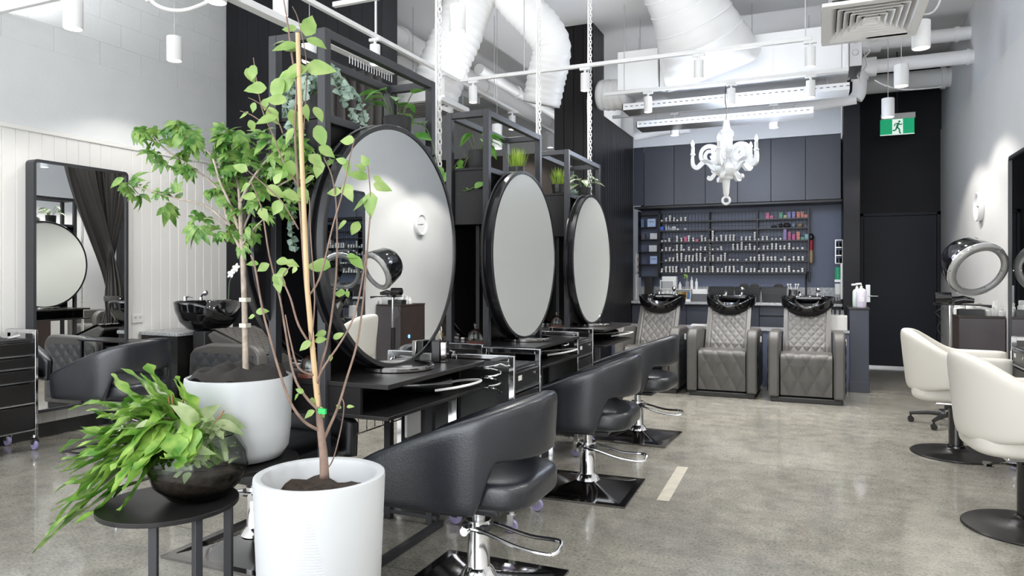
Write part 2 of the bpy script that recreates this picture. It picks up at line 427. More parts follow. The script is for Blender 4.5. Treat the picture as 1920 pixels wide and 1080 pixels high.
b=MB(); b.box(-1.315,.272,.034,1.308,.298,.225); b.build('splashback',M['granite'],t,bevel=.002)
CZ=.921
# rack
RX0,RX1=-2.06,-.12; RY=10.16
SZ=[2.030,1.905,1.742,1.615,1.468,1.315]
t=thing('tube_rack','long black wire rack of six shelves holding colour tubes on the navy wall','rack',((RX0+RX1)/2,10.19,1.3))
ox,oy,oz=(RX0+RX1)/2,10.19,1.3
for k,z in enumerate(SZ):
    b=MB(); b.tf=Matrix.Translation((-ox,-oy,-oz))
    b.box(RX0,10.075,z-.012,RX1,10.19,z-.004)
    b.box(RX0,10.066,z-.020,RX1,10.074,z-.002)
    b.build('shelf',M['wire_black'],t)
b=MB(); b.tf=Matrix.Translation((-ox,-oy,-oz))
for z in [2.14]+[s+.05 for s in SZ[1:]]: b.bar((RX0,10.175,z),(RX1,10.175,z),.006)
x=RX0+.02
while x<RX1: b.bar((x,10.178,1.30),(x,10.178,2.14),.006); x+=.045
b.build('wire_grid',M['wire_black'],t)
for x in (RX0,onY(1331,10.15),onY(1421,10.15),RX1):
    b=MB(); b.tf=Matrix.Translation((-ox,-oy,-oz)); b.box(x-.007,10.06,1.295,x+.007,10.19,2.145); b.build('upright',M['wire_black'],t)
# colour tubes: one mesh, one object each
b=MB(); b.lathe([(0,-.045),(.010,-.0455),(.0142,-.043),(.0148,-.035),(.0148,-.005),(.0135,0),(.0132,.05),(0,.05)],12,(0,0,0),'y')
proto=None
rows={0:[(283,1),(320,2),(352,3),(387,2),(416,1),(448,2),(484,2)],
1:[(418,1),(484,1)],
2:[(285,1),(313,1),(345,2),(412,3),(450,2),(513,3),(550,2),(625,3),(655,2),(688,1),(718,5),(752,2),(790,3),(830,3),(866,3),(897,3),(965,2),(1003,2),(1035,2),(1077,4),(1108,1),(1145,2),(1180,2),(1225,1),(1260,1),(1297,1)],
3:[(285,1),(318,2),(350,2),(380,1),(412,3),(450,3),(472,1),(515,2),(550,1),(585,1),(615,2),(652,2),(688,3),(718,1),(760,1),(790,2),(893,3),(930,3),(965,4),(1000,2),(1035,3),(1075,2),(1110,1),(1152,2),(1187,2),(1225,3),(1260,3),(1297,2),(1332,2),(1372,3),(1405,1),(1443,1),(1485,1)],
4:[(318,1),(350,2),(380,2),(415,4),(450,4),(488,3),(517,3),(547,3),(580,4),(612,4),(652,2),(688,5),(720,3),(762,2),(790,3),(822,4),(862,1),(893,1),(930,1),(1005,1),(1043,2),(1075,2),(1113,3),(1150,3),(1187,2),(1218,2),(1252,2),(1300,1),(1332,2),(1370,1),(1410,2),(1450,2),(1487,2)],
5:[(283,2),(318,3),(350,3),(378,3),(405,3),(452,2),(485,2),(513,3),(550,2),(585,2),(620,3),(652,3),(688,3),(718,3),(760,2),(797,2),(830,3),(862,3),(897,3),(932,1),(967,3),(1005,2),(1043,2),(1075,2),(1113,1),(1150,2),(1185,2),(1225,2),(1260,2),(1300,2),(1335,2),(1370,3),(1410,1),(1450,1),(1485,2)]}
TL='small white-capped colour tube lying in a stack on the black wire wall rack'
ntube=0
for r,cols in rows.items():
    for cx,n in cols:
        X=onY(1180+cx/4.571,10.115)
        for k in range(n):
            loc=(X+rnd.uniform(-.002,.002),10.118,SZ[r]-.004+.0150+k*.0297)
            if proto is None:
                proto=b.build('colour_tube',M['tube_cap']); tag(proto,TL,'tube','white-capped colour tubes on the wall rack'); o=proto
            else: o=proto.copy(); COL.objects.link(o)
            o.location=loc; ntube+=1
# coloured cartons
def carton(cx,k,r,col,w=.038,h=.043,label='',dp=.06,name='carton'):
    X=onY(1180+cx/4.571,10.11)
    b=MB(); b.box(-w/2,-.035,0,w/2,-.035+dp,h-.0015); b.mi=1; b.box(-w/2+.006,-.0356,.010,w/2-.006,-.035,.016); b.box(-w/2+.006,-.0356,.022,w/2-.010,-.035,.027)
    o=b.build(name,[colour('carton_%s'%col[0],col[1]),colour('carton_print',(.12,.10,.14))]); o.location=(X,10.11,SZ[r]-.004+k*h)
    tag(o,label,'box','coloured dye cartons on the wire rack'); return o
PK=('pink',(.80,.13,.28));GR=('green',(.09,.50,.26));YE=('yellow',(.62,.66,.26));PU=('violet',(.30,.26,.66));OR=('coral',(.82,.22,.12));CYN=('aqua',(.25,.70,.78));MG=('magenta',(.80,.08,.42));WN=('plum',(.50,.08,.20));LV=('lilac',(.36,.22,.56))
for cx,n,c,l in [(1187,2,PK,'pink'),(1220,1,PK,'pink'),(1300,2,GR,'green'),(1335,1,YE,'yellow'),(1370,2,PU,'violet'),(1408,2,PU,'violet'),(1448,2,OR,'coral red'),(1482,2,OR,'coral red'),(1513,1,OR,'coral red')]:
    for k in range(n): carton(cx,k,0,c,label='%s carton on the top wire rack shelf'%l+{1187:', left pink stack',1220:', right of the pink stack',1370:', left violet stack',1408:', right violet stack',1448:', left coral stack',1482:', middle coral stack',1513:' at its right end'}.get(cx,'')+((', lower','')[1] if n==1 else (', lower box',', upper box')[k]),h=.040)
for cx,n,c,l in [(1335,4,LV,'lilac'),(1372,3,WN,'plum'),(1408,2,MG,'magenta'),(1448,3,OR,'coral red'),(1485,1,GR,'green'),(1520,2,CYN,'aqua'),(485,2,PK,'pink'),(583,1,PK,'pink')]:
    for k in range(n): carton(cx,k,2,c,h=.036,label='%s carton on the third wire rack shelf'%l+{485:' among tubes, nearer its left end',583:' between tube stacks'}.get(cx,'')+('' if n==1 else [', bottom box',', second box',', third box',', top box'][k]))
for cx,c,l,w,h in [(252,('royal',(.06,.10,.45)),'dark blue',.035,.055),(284,('blue',(.05,.16,.75)),'bright blue',.045,.055),(385,('white',(.75,.75,.74)),'white',.05,.055)]:
    carton(cx,0,1,c,w,h,label='%s carton on the second shelf at the left of the wire rack'%l)
for cx,h,l in [(315,.095,'tall'),(337,.08,'shorter'),(356,.05,'lowest')]:
    b=MB(); b.lathe([(0,0),(.016,0),(.016,h*.7),(.006,h*.8),(.006,h),(0,h)],14); o=b.build('product_bottle',colour('silver_can',(.45,.46,.5),.3)); o.location=(onY(1180+cx/4.571,10.11),10.11,SZ[1]-.004); tag(o,'%s silver product bottle on the second shelf of the wire rack'%l,'bottle','silver bottles on the wire rack')
for i,(cx,w,h,c,l) in enumerate([(1240,.075,.035,(.012,.012,.012),'low black comb holder'),(1295,.05,.06,(.012,.011,.011),'black rounded pouch beside the taller one'),(1350,.085,.065,(.014,.013,.012),'wide black pouch'),(1408,.05,.062,(.25,.30,.42),'grey blue pouch'),(1462,.07,.055,(.32,.22,.13),'tan and black pouch')]):
    b=MB(); b.ball((0,0,h/2),w/2,.03,h/2,14,.7); o=b.build('pouch',colour('pouch_%d'%i,c,.6)); o.location=(onY(1180+cx/4.571,10.11),10.11,SZ[1]-.004); tag(o,l+' at the right of the second rack shelf','pouch')
# hair swatches hanging at the rack end
t=thing('hair_swatch','red and blond hair swatch hanging at the right end of the wire rack','hair swatch',(onY(1521,10.1),10.1,1.43))
b=MB(); b.lathe([(0,0),(.018,.0),(.03,.06),(.028,.14),(.012,.2),(0,.2)],10); b.build('blond_lock',colour('blond',(.40,.27,.16),.6),t)
b=MB(); b.lathe([(0,.17),(.02,.17),(.026,.22),(.024,.30),(0,.31)],10); b.build('red_lock',colour('hair_red',(.40,.02,.04),.5),t)
b=MB(); b.ball((0,0,.34),.035,.03,.05,12); b.tube([(-.02,.0,.34),(-.04,0.02,.345)],.008,6); b.build('holder',M['black_plastic'],t)
# shelf tower at the left
tx0,tx1=onY(1199,10.1),onY(1236,10.1)
t=thing('box_shelf','narrow black shelf tower with boxes left of the wire rack','shelf',((tx0+tx1)/2,10.19,1.25)); w=(tx1-tx0)/2
for k in range(6):
    b=MB(); b.box(-w,-.16,k*.175-.006,w,0,k*.175+.006); b.build('shelf_board',M['black_satin'],t)
for s in(-w,w):
    b=MB(); b.box(s-.006,-.16,-.01,s+.006,0,.93); b.build('side_panel',M['black_satin'],t)
for i,(k,x,ww,hh,c,l) in enumerate([(4,.04,.115,.115,(.50,.62,.85),'pale blue square carton with print on the top shelf of the tower'),(3,.07,.10,.085,(.72,.72,.72),'white carton on the second shelf of the tower'),(2,.06,.11,.09,(.72,.72,.73),'white carton in the middle of the tower'),(1,.07,.10,.11,(.40,.52,.78),'blue square carton low in the tower'),(4,-.09,.04,.11,(.13,.20,.34),'narrow dark blue carton on the top shelf of the tower'),(3,-.08,.05,.08,(.10,.10,.13),'dark grey carton on the second shelf of the tower')]):
    b=MB(); b.box(-ww/2,-.04,0,ww/2,.06,hh); b.mi=1
    if i in(0,3): 
        for q in range(6): b.box(-.034+q*.0115,-.0408,hh*.58,-.034+q*.0115+.008,-.0402,hh*.58+.010+(q%3)*.003)
    o=b.build('carton',[colour('tower_box_%d'%i,c),colour('carton_print',(.12,.10,.14))]); o.location=((tx0+tx1)/2+x,10.10,1.25+k*.175+.006); tag(o,l,'box')
for i,(z,h) in enumerate([(1.32,.26),(.93,.36)]):
    b=MB(); b.box(-2.352,9.85,z,-2.34,9.97+.02*i,z+h); b.mi=1
    if i==0: b.box(-2.3405,9.88,z+.15,-2.339,9.94,z+.2); b.box(-2.3405,9.88,z+.05,-2.339,9.94,z+.09)
    o=b.build('wall_card',[colour('card',(.78,.76,.74)),colour('card_red',(.5,.2,.15))]); tag(o,['white card with red marks pinned beside the shelf tower','tall white board leaning at the counter end beside the boarded wall'][i],'card')
# counter goods
def onc(px,Y=9.86,z=CZ): return (onY(px,Y),Y,z)
t=thing('payment_screen','white framed screen on a stand at the left end of the counter','screen',onc(1251,9.78))
b=MB(); b.box(-.10,-.01,.155,.10,.015,.285); b.build('bezel',M['white_plastic'],t,bevel=.008)
b=MB(); b.box(-.083,-.0125,.172,.083,-.009,.27); b.build('display',M['black_gloss'],t)
b=MB(); b.cyl((0,.02,0),.018,0,.17,12); b.lathe([(0,0),(.07,0),(.065,.012),(0,.014)],20); b.ball((-.06,0,.1),.03,.03,.02,10); b.ball((.05,0,.09),.035,.03,.03,10); b.build('stand',M['white_plastic'],t)
b=MB(); b.box(-.10,-.06,0,.10,.06,.335); o=b.build('printer_box',M['white_plastic'],bevel=.01); o.location=onc(1256,9.99); tag(o,'white box behind the payment screen','box')
b=MB(); b.box(-.055,-.05,0,.055,.05,.32); o=b.build('carton',M['black_satin']); o.location=onc(1217,9.93); tag(o,'tall black carton at the left end of the counter','box')
t=thing('acrylic_organizer','clear tray of yellow, amber and blue vials on the counter','organizer',onc(1282,9.80))
b=MB(); b.box(-.10,-.06,0,.10,.06,.03); b.box(-.10,.05,.03,.10,.06,.16); b.box(-.10,-.06,.03,-.094,.06,.15); b.box(.094,-.06,.03,.1,.06,.15); b.box(-.1,-.06,.155,.1,.06,.162); b.build('tray',M['white_plastic'],t)
for i,c in enumerate([(.45,.45,.10),(.55,.42,.12),(.42,.20,.06),(.38,.12,.05),(.45,.30,.08),(.10,.25,.60)]):
    b=MB(); b.cyl((-.065+i*.027,-.02,.03),.011,0,.085+.01*(i%2),10); b.build('vial',colour('vial_%d'%i,c,.2),t)
b=MB(); b.box(-.10,-.06,0,.10,.06,.10); b.mi=1; b.box(-.095,-.03,.10,.10,.062,.165); o=b.build('storage_box',[M['grey_plastic'],M['white_plastic']],bevel=.003); o.location=onc(1313,9.80); tag(o,'grey storage box with white insert beside the black baskets','box')
for px,h,r,c,l in [(1275,.10,.022,'white_plastic','short white bottle at the left of the bottle group'),(1288,.15,.028,'clear_plastic','clear spray bottle with a lime green trigger'),(1297,.17,.02,'white_plastic','tall slim white bottle of the group'),(1306,.15,.02,'white_plastic','white nozzle bottle at the right of the group')]:
    t=thing('squeeze_bottle',l+' above the counter organizer','bottle',(onY(px,9.99),9.99,CZ+.0),0,'bottles on the counter')
    b=MB(); b.cyl((0,0,0),.03,0,.16,14); b.build('riser',M['white_plastic'],t)
    b=MB(); b.tf=Matrix.Translation((0,0,.16)); b.lathe([(0,0),(r,0),(r,h*.65),(r*.4,h*.78),(r*.3,h),(0,h)],14); b.build('bottle_body',M[c],t)
    if px==1288:
        b=MB(); b.tf=Matrix.Translation((0,0,.16)); b.tube([(0,0,h),(0,0,h+.04),(-.04,0,h+.045)],.01,8); b.tube([(-.02,0,h+.035),(-.035,0,h)],.006,6); b.build('trigger',colour('lime',(.35,.6,.08)),t)
bk=None
for i,(p0,p1,l) in enumerate([(1329.5,1375,'left of three black perforated baskets on the counter'),(1378,1425.5,'middle of three black perforated baskets on the counter'),(1427.5,1475,'right of three black perforated baskets on the counter')]):
    x0,x1=onY(p0,9.8),onY(p1,9.8); w=(x1-x0)/2
    t=thing('storage_basket',l,'basket',((x0+x1)/2,9.84,CZ))
    b=MB()
    for sgn in(0,1):pass
    h=.195; tp=.018
    vs=[(-w+tp,-.09,0),(w-tp,-.09,0),(w-tp,.1,0),(-w+tp,.1,0),(-w,-.1,h),(w,-.1,h),(w,.11,h),(-w,.11,h)]
    b._add(vs,[(0,1,5,4),(1,2,6,5),(2,3,7,6),(3,0,4,7),(0,3,2,1)])
    b.build('basket_body',M['black_plastic'],t,solid=.006,smooth=0)
    b=MB(); b.tube([(-w,-.1,h),(w,-.1,h),(w,.11,h),(-w,.11,h)],.006,6,closed=True); b.build('basket_rim',M['black_plastic'],t)
    b=MB()
    for ii in range(9):
        for jj in range(3): b.cyl((-w*.8+ii*w*.2+(jj%2)*w*.1,-.1045+.012*(1-(.12+jj*.022)/h)*0,.12+jj*.022),.0045,-.002,.0025,8,'y')
    b.build('perforation',M['grey_plastic'],t)
for px,l,i in [(1395,'black towel roll standing in the middle basket',0),(1415,'black brush heads standing in the middle basket',1),(1460,'dark clips heaped in the right basket',2)]:
    b=MB(); b.ball((0,0,0),.06,.05,.05,14,.8); o=b.build('towel_roll',M['cloth_black']); o.location=(onY(px,9.84),9.84,CZ+.19); tag(o,l,'roll')
t=thing('brush_pot','silver pot of tint brushes beside the black tap','pot',onc(1487,9.82))
b=MB(); b.lathe([(0,0),(.05,0),(.062,.06),(.05,.16),(.055,.17),(.048,.17),(.045,.1),(0,.02)],20); b.build('pot_body',M['steel'],t)
for i in range(6):
    a=i*1.05; b=MB(); b.tube([(.02*math.cos(a),.02*math.sin(a),.05),(.06*math.cos(a),.04*math.sin(a),.225)],.006,6); b.sphere((.062*math.cos(a),.04*math.sin(a),.232),.013,10); b.build('brush',M['white_plastic'],t)
t=thing('kitchen_tap','tall black gooseneck tap on the granite counter','tap',onc(1511.5,10.02))
b=MB(); b.lathe([(0,0),(.024,0),(.022,.05),(.015,.055),(0,.055)],16); b.build('tap_base',M['black_plastic'],t)
b=MB(); b.tube(curve([(0,0,.04),(0,0,.30),(.012,-.03,.375),(.03,-.085,.39),(.04,-.13,.345),(.042,-.14,.26)],6),.013,10); b.build('spout',M['black_plastic'],t)
t=thing('dish_rack','low black draining rack at the right end of the counter','rack',onc(1566,9.82))
b=MB(); b.box(-.09,-.06,0,.09,.06,.03); b.build('tray',M['black_plastic'],t,bevel=.01)
b=MB()
for i in range(7): b.tube([(-.085+i*.028,-.05,.03),(-.085+i*.028,-.04,.075),(-.085+i*.028,.04,.075),(-.085+i*.028,.05,.03)],.003,5)
b.build('wires',M['black_plastic'],t)
# things on the right nib wall
t=thing('wire_bottle_rack','chrome wire rack of small bottles on the black nib wall','rack',(.2515,9.75,1.42))
b=MB()
for z in(0,.1,.2,.29):
    b.tube([(-.06,-.06,z),(.02,-.06,z),(.02,.06,z),(-.06,.06,z)],.004,5,closed=True)
for y in(-.06,.06): b.tube([(-.06,y,0),(-.06,y,.29)],.004,5); b.tube([(.02,y,0),(.02,y,.29)],.004,5)
b.build('rack_wires',M['chrome'],t)
for k in range(3):
    b=MB(); b.cyl((-.02,0,.004+k*.1),.03,0,.06,12); b.build('small_bottle',M['black_plastic'],t)
t=thing('soap_dispenser','green topped white soap dispenser on the black nib wall','dispenser',(.25,9.62,1.0))
b=MB(); b.box(-.005,-.06,-.02,.02,.06,.42); b.build('back_plate',M['white_plastic'],t,bevel=.004)
b=MB(); b.cyl((-.035,0,.22),.032,0,.15,14); b.build('green_bottle',colour('bottle_green',(.03,.32,.16)),t)
b=MB(); b.box(-.07,-.045,.19,0,.045,.22); b.cyl((-.035,0,.04),.03,0,.13,14,r2=.035); b.build('cup',M['white_plastic'],t)
def pump(loc,col,label,r=.045,h=.20):
    t=thing('pump_bottle',label,'bottle',loc)
    b=MB(); b.lathe([(0,0),(r*.92,0),(r,.012),(r,h*.82),(r*.85,h*.92),(r*.4,h),(0,h)],20); b.mi=1; b.box(-r*.5,-r-.001,h*.3,r*.5,-r*.86,h*.55); b.build('bottle_body',[colour('pump_'+label[:5],col,.35),colour('label_pale',(.75,.72,.75))],t)
    b=MB(); b.cyl((0,0,h),.016,0,.025,12); b.cyl((0,0,h+.025),.006,0,.025,8); b.tube([(0,0,h+.05),(-.055,-.01,h+.045)],.011,8); b.build('pump_head',M['white_plastic'],t)
pump((.395,8.9,.92),(.68,.82,.70),'mint white pump bottle on the low navy wall, behind',.045,.2)
pump((.43,8.72,.92),(.68,.64,.76),'lavender pump bottle on the low navy wall, in front',.052,.21)
t=thing('tissue_box','white tissue box with paper on the basin ledge at the low wall','box',(.19,8.72,.667))
b=MB(); b.box(-.1,-.07,0,.1,.07,.16); b.build('box_body',M['white_plastic'],t,bevel=.004)
b=MB()
for i in range(3): b.cyl((-.05+i*.05,0,.16),.021,0,.06,12,r2=.016)
b.build('jar',M['clear_plastic'],t)
b=MB(); b.box(-.11,-.05,0,.09,.05,.012); b.box(-.1,-.05,.012,.1,.05,.022); o=b.build('folded_towel',M['white_plastic'],bevel=.005); o.location=(-1.30,8.72,.667); tag(o,'folded white towel on the ledge behind the left basin chairs','towel')
# exit sign
t=thing('exit_sign','green running man exit sign hanging before the black wall','sign',(onY(1682,10.4),10.4,3.28))
sw=.195
b=MB(); b.box(-sw*.95,-.03,.005,sw*1.05,.03,.075); b.build('sign_housing',M['white_plastic'],t,bevel=.004)
b=MB(); b.box(-sw,-.006,-.19,sw,.006,.005); b.build('sign_panel',[mat('sign_green',(.0,.40,.17),.4,emit=.35,ecol=(0,.5,.22))],t)
b=MB(); b.box(-.055,-.009,-.186,.065,-.005,.001); b.box(-sw,-.009,-.198,sw,.006,-.189); b.build('sign_field',[mat('sign_white',(.85,.9,.87),.4,emit=.5,ecol=(.9,1,.95))],t)
g=mat('sign_figure',(.0,.30,.13),.4,emit=.15,ecol=(0,.4,.17))
b=MB(); b.cyl((.025,-.0095,-.030),.014,-.0015,.0005,16,'y')
def limb(p,w):
    for i in range(len(p)-1):
        x0,z0=p[i];x1,z1=p[i+1]; L=math.hypot(x1-x0,z1-z0); nx,nz=-(z1-z0)/L*w,(x1-x0)/L*w
        b.prism([(x0+nx,z0+nz),(x1+nx,z1+nz),(x1-nx,z1-nz),(x0-nx,z0-nz)],-.0112,-.0091-.0002*i,'y')
limb([(.017,-.046),(-.004,-.105)],.013); limb([(.015,-.052),(.04,-.075),(.058,-.058)],.007); limb([(.012,-.050),(-.022,-.058),(-.034,-.086)],.007)
limb([(-.002,-.10),(.026,-.128),(.028,-.176),(.046,-.178)],.009); limb([(-.004,-.10),(-.018,-.140),(-.052,-.142)],.009)
b.build('running_figure',g,t)
b=MB(); b.cyl((0,0,.075),.008,0,ZC-3.28-.075,8); b.build('sign_rod',M['black_metal'],t)
# ================================================================ styling stations
def make_station(label,loc):
    t=thing('styling_station',label,'styling station',loc,0,'double-sided styling stations')
    hx,hy,H,w=.125,.4275,2.27,.019
    for sx in(-1,1):
        for sy in(-1,1):
            b=MB(); b.box(sx*hx-w,sy*hy-w,0,sx*hx+w,sy*hy+w,H); b.build('post',M['black_metal'],t,bevel=.002)
    for sx in(-1,1):
        b=MB(); b.box(sx*hx-w+.001,-hy+w,H-2*w,sx*hx+w-.001,hy-w,H-.001); b.build('top_rail',M['black_metal'],t,bevel=.002)
        b=MB(); b.box(sx*hx-w+.002,-hy+w,1.895,sx*hx+w-.002,hy-w,1.928); b.build('shelf_rail',M['black_metal'],t,bevel=.002)
    for sy in(-1,1):
        b=MB(); b.box(-hx+w,sy*hy-w+.001,H-2*w,hx-w,sy*hy+w-.001,H-.001); b.build('cross_rail',M['black_metal'],t,bevel=.002)
    b=MB(); b.box(-hx+.02,-hy+.004,1.915,hx-.02,hy-.004,1.93); b.build('plant_shelf',M['black_panel'],t)
    b=MB(); b.box(-hx+.012,-hy+.01,1.585,hx-.012,hy-.01,1.914); b.build('box_panel',M['black_panel'],t,bevel=.002)
    b=MB(); b.box(-.012,-.30,.856,.012,hy-.02,1.584); b.build('back_panel',M['black_panel'],t)
    for sx in(-1,1):
        b=MB()
        b.lathe([(0,.132),(.545,.132),(.548,.136),(.548,.146),(.543,.150),(.520,.151),(.520,.174),(.542,.176),(.546,.181),(.546,.208),(.543,.212),(.526,.212),(.524,.206),(0,.206)],96,(0,0,0),'x')
        if sx<0: b.v=[(-x,y,z) for x,y,z in b.v]
        b.v=[(x,y,z+1.405) for x,y,z in b.v]
        m=b.build('round_mirror',M['rim_black'],t,smooth=35)
        g=MB(); g.lathe([(0,.2075),(.5235,.2075),(.5235,.2065)],96,(0,0,0),'x')
        if sx<0: g.v=[(-x,y,z) for x,y,z in g.v]
        g.v=[(x,y,z+1.405) for x,y,z in g.v]
        gl=g.build('mirror_glass',M['mirror'],m); gl['label']='round mirror glass'
        b=MB(); b.lathe([(0,.8545),(.16,.8545),(.165,.858),(.165,.872),(.16,.876),(.14,.876),(0,.872)],48,(sx*.20,0,0)); b.build('mirror_foot',M['chrome_dark'],t)
    b=MB(); b.box(-.43,-.43,.834,.43,.43,.854); b.build('desktop',M['black_satin'],t,bevel=.002)
    b=MB(); b.box(-.43,-.43,.713,.43,.43,.729); b.build('lower_shelf',M['black_satin'],t,bevel=.002)
    for sy in(-1,1):
        b=MB(); b.box(-.30,sy*.42-.008,.730,.30,sy*.42+.008,.833); b.build('end_panel',M['black_panel'],t)
    b=MB(); b.box(-.02,-.40,.730,.02,.40,.833); b.build('divider',M['black_panel'],t)
    for sx in(-1,1):
        b=MB(); b.box(sx*.185-.016,-.43,.0,sx*.185+.016,.43,.03); b.build('foot_rail',M['black_metal'],t)
    for sy in(-1,1):
        b=MB(); b.box(-.169,sy*.4275-.016,.031,.169,sy*.4275+.016,.05); b.build('floor_bar',M['black_metal'],t)
    return t
SX=-1.955; SYs=[2.7675,4.3025,5.7875]
st=make_station('black double-sided styling station with round mirrors, nearest the tall white planter',(SX,SYs[0],0))
b=MB(); b.box(.25,-.02,.55,.262,.10,.70); b.build('socket_plate',M['white_plastic'],st)
b=MB()
for i in range(6): b.tube([(.20,-.30+i*.06,.62),(.20,-.30+i*.06,.71)],.0025,5)
b.tube([(.20,-.32,.70),(.20,.05,.70)],.004,5); b.tube([(.20,-.32,.62),(.20,.05,.62)],.003,5); b.build('wire_basket',M['chrome'],st)
stations=[dup(st,(SX,SYs[1],0),label='black double-sided styling station with round mirrors, middle of the row of three'),
dup(st,(SX,SYs[2],0),label='black double-sided styling station with round mirrors, nearest the boarded black wall')]
for s_ in stations:      # flat grey painted on the farther mirrors in place of their reflection
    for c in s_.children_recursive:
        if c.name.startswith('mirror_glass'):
            c.data=c.data.copy(); c.data.materials[0]=M['mirror_painted_grey']; c['label']='round mirror with grey painted reflection'
        if c.name.startswith(('socket_plate','wire_basket')): bpy.data.objects.remove(c)
# things on the desks
DZ=.8545
cl=thing('glass_cloche','small glass bell jar on a red wooden base on the nearest station desk','jar',(SX+.02,SYs[0]-.37,DZ),0,'glass bell jars on the station desks')
b=MB(); b.cyl((0,0,0),.058,0,.018,28); b.build('base',M['red_wood'],cl,bevel=.003)
b=MB(); b.lathe([(.048,.019),(.049,.05),(.044,.075),(.028,.092),(0,.097)],28); b.lathe([(.046,.019),(.047,.05),(.042,.074),(.027,.090),(0,.095)],28); b.build('dome',M['thin_glass'],cl)
b=MB(); b.cyl((0,0,.096),.007,0,.010,10); b.sphere((0,0,.117),.013,12); b.build('knob',M['glass'],cl)
dup(cl,(SX+.02,SYs[1]-.37,DZ),label='small glass bell jar on a red wooden base on the middle station desk')
dup(cl,(SX+.02,SYs[2]-.37,DZ),label='small glass bell jar on a red wooden base on the farthest station desk')
t=thing('tool_caddy','black card caddy with steel front standing on the nearest station desk','caddy',(-1.69,3.06,DZ),.3)
b=MB(); b.box(-.045,-.03,0,-.002,.03,.105); b.build('caddy_body',M['black_plastic'],t,bevel=.004)
b=MB(); b.box(0,-.035,0,.03,.035,.10); b.build('steel_front',M['chrome_dark'],t,bevel=.004)
t=thing('white_charger','white charger box with cable on the nearest station desk','charger',(-1.80,3.12,DZ))
b=MB(); b.box(-.03,-.03,0,.03,.03,.03); b.tube(curve([(.03,0,.02),(.07,.02,.01),(.10,-.02,.006)],5),.004,6); b.build('charger_body',M['white_plastic'],t)
t=thing('hair_dryer','black hair dryer with white cord on the lower shelf of the nearest station','hair dryer',(-1.63,2.84,.730),.6)
b=MB(); b.tube([(-.14,0,.05),(-.10,0,.05),(.06,0,.05),(.10,0,.05)],[.022,.034,.038,.03],16); b.build('barrel',M['black_gloss'],t)
b=MB(); b.tube([(.03,0,.05),(.05,.07,.035),(.06,.17,.02)],[.02,.018,.016],12); b.build('handle',M['steel'],t)
b=MB(); b.tube(curve([(.06,.17,.02),(.16,.22,.03),(.24,.10,.05),(.22,-.04,.06),(.13,-.10,.05),(.02,-.06,.03)],6),.006,6); b.build('cord',M['white_plastic'],t)
dup(t,(-1.66,4.36,.730),.6,label='black hair dryer with white cord on the lower shelf of the middle station')
dup(t,(-1.66,5.90,.730),.6,label='black hair dryer with white cord on the lower shelf of the farthest station')
t=thing('product_bottle','small amber bottle with yellow label on the middle station desk','bottle',(-2.22,3.98,DZ))
b=MB(); b.lathe([(0,0),(.03,0),(.03,.07),(.012,.085),(.012,.1),(0,.1)],14); b.build('bottle_body',colour('amber',(.10,.035,.03),.2),t)
b=MB(); b.lathe([(.0306,.025),(.0306,.06)],14); b.build('label_band',colour('label_yellow',(.75,.55,.12)),t)
# ================================================================ trolleys
def make_trolley(label,loc,rz=0,coil=False):
    t=thing('salon_trolley',label,'trolley',loc,rz,'black drawer trolleys with chrome frames')
    hw=.178
    for s in(-1,1):
        b=MB(); y=s*hw
        b.box(.145,y-.011,.105,.175,y+.011,.876); b.box(-.175,y-.011,.105,-.145,y+.011,.876); b.box(-.145,y-.011,.848,.145,y+.011,.876)
        b.build('side_frame',M['chrome'],t,bevel=.002)
    b=MB(); b.box(-.165,-hw+.013,.14,.150,hw-.013,.80); b.build('body',M['black_plastic'],t,bevel=.003)
    zs=[.80,.69,.60,.50,.34,.145]
    for k in range(5):
        b=MB(); b.box(.151,-hw+.015,zs[k+1]+.012,.168,hw-.015,zs[k]-.012); d=b.build('drawer',M['black_satin'],t,bevel=.003)
        b=MB(); b.box(.151,-hw+.015,zs[k+1]+.002,.174,hw-.015,zs[k+1]+.011); b.build('drawer_handle',M['steel'],d)
    b=MB(); b.cyl((.168,.115,.76),.009,0,.006,12,'x'); b.build('lock',M['chrome'],t)
    b=MB(); b.box(.168,-.12,.745,.1695,-.075,.77); b.build('name_plate',M['white_plastic'],t)
    b=MB(); b.box(-.16,-hw+.013,.80,.145,hw-.013,.812); b.build('top_tray',M['black_matte'],t)
    for sx in(-1,1):
        for sy in(-1,1):
            c=(sx*.155,sy*(hw-.002),0)
            b=MB(); b.cyl((c[0],c[1],.09),.016,0,.02,12); b.box(c[0]-.016,c[1]-.02,.04,c[0]+.016,c[1]-.015,.092); b.box(c[0]-.016,c[1]+.015,.04,c[0]+.016,c[1]+.02,.092); b.box(c[0]-.016,c[1]-.02,.082,c[0]+.016,c[1]+.02,.094)
            cs=b.build('caster',M['chrome'],t)
            b=MB(); b.lathe([(0,-.012),(.03,-.012),(.034,-.006),(.034,.006),(.03,.012),(0,.012)],20,(c[0],c[1],.0345),'y'); b.build('wheel',M['caster'],cs)
    if coil:
        b=MB(); pts=[(.07+.05*math.cos(a),-hw-.055+.045*math.sin(a),.70+.012*a/1.6) for a in [k*.3 for k in range(64)]]
        b.tube([(.15,-hw-.01,.83)]+[(.135,-hw-.03,.83)]+pts[::-1],.0045,6); b.build('dryer_holder',M['chrome'],t)
    return t
tr=make_trolley('black chrome-framed drawer trolley with coil holder between the nearest and middle black chairs',(-1.555,3.425,0),coil=True)
dup(tr,(-1.725,4.965,0),label='black drawer trolley with chrome frame between the middle and farthest stations')
tr2=make_trolley('black drawer trolley with chrome frame standing behind the trolley with the lower coil holder',(-1.95,3.53,0),PI)
tr3=dup(tr2,(-5.42,3.235,0),0,label='black drawer trolley with chrome frame by the left wall under the standing mirror')
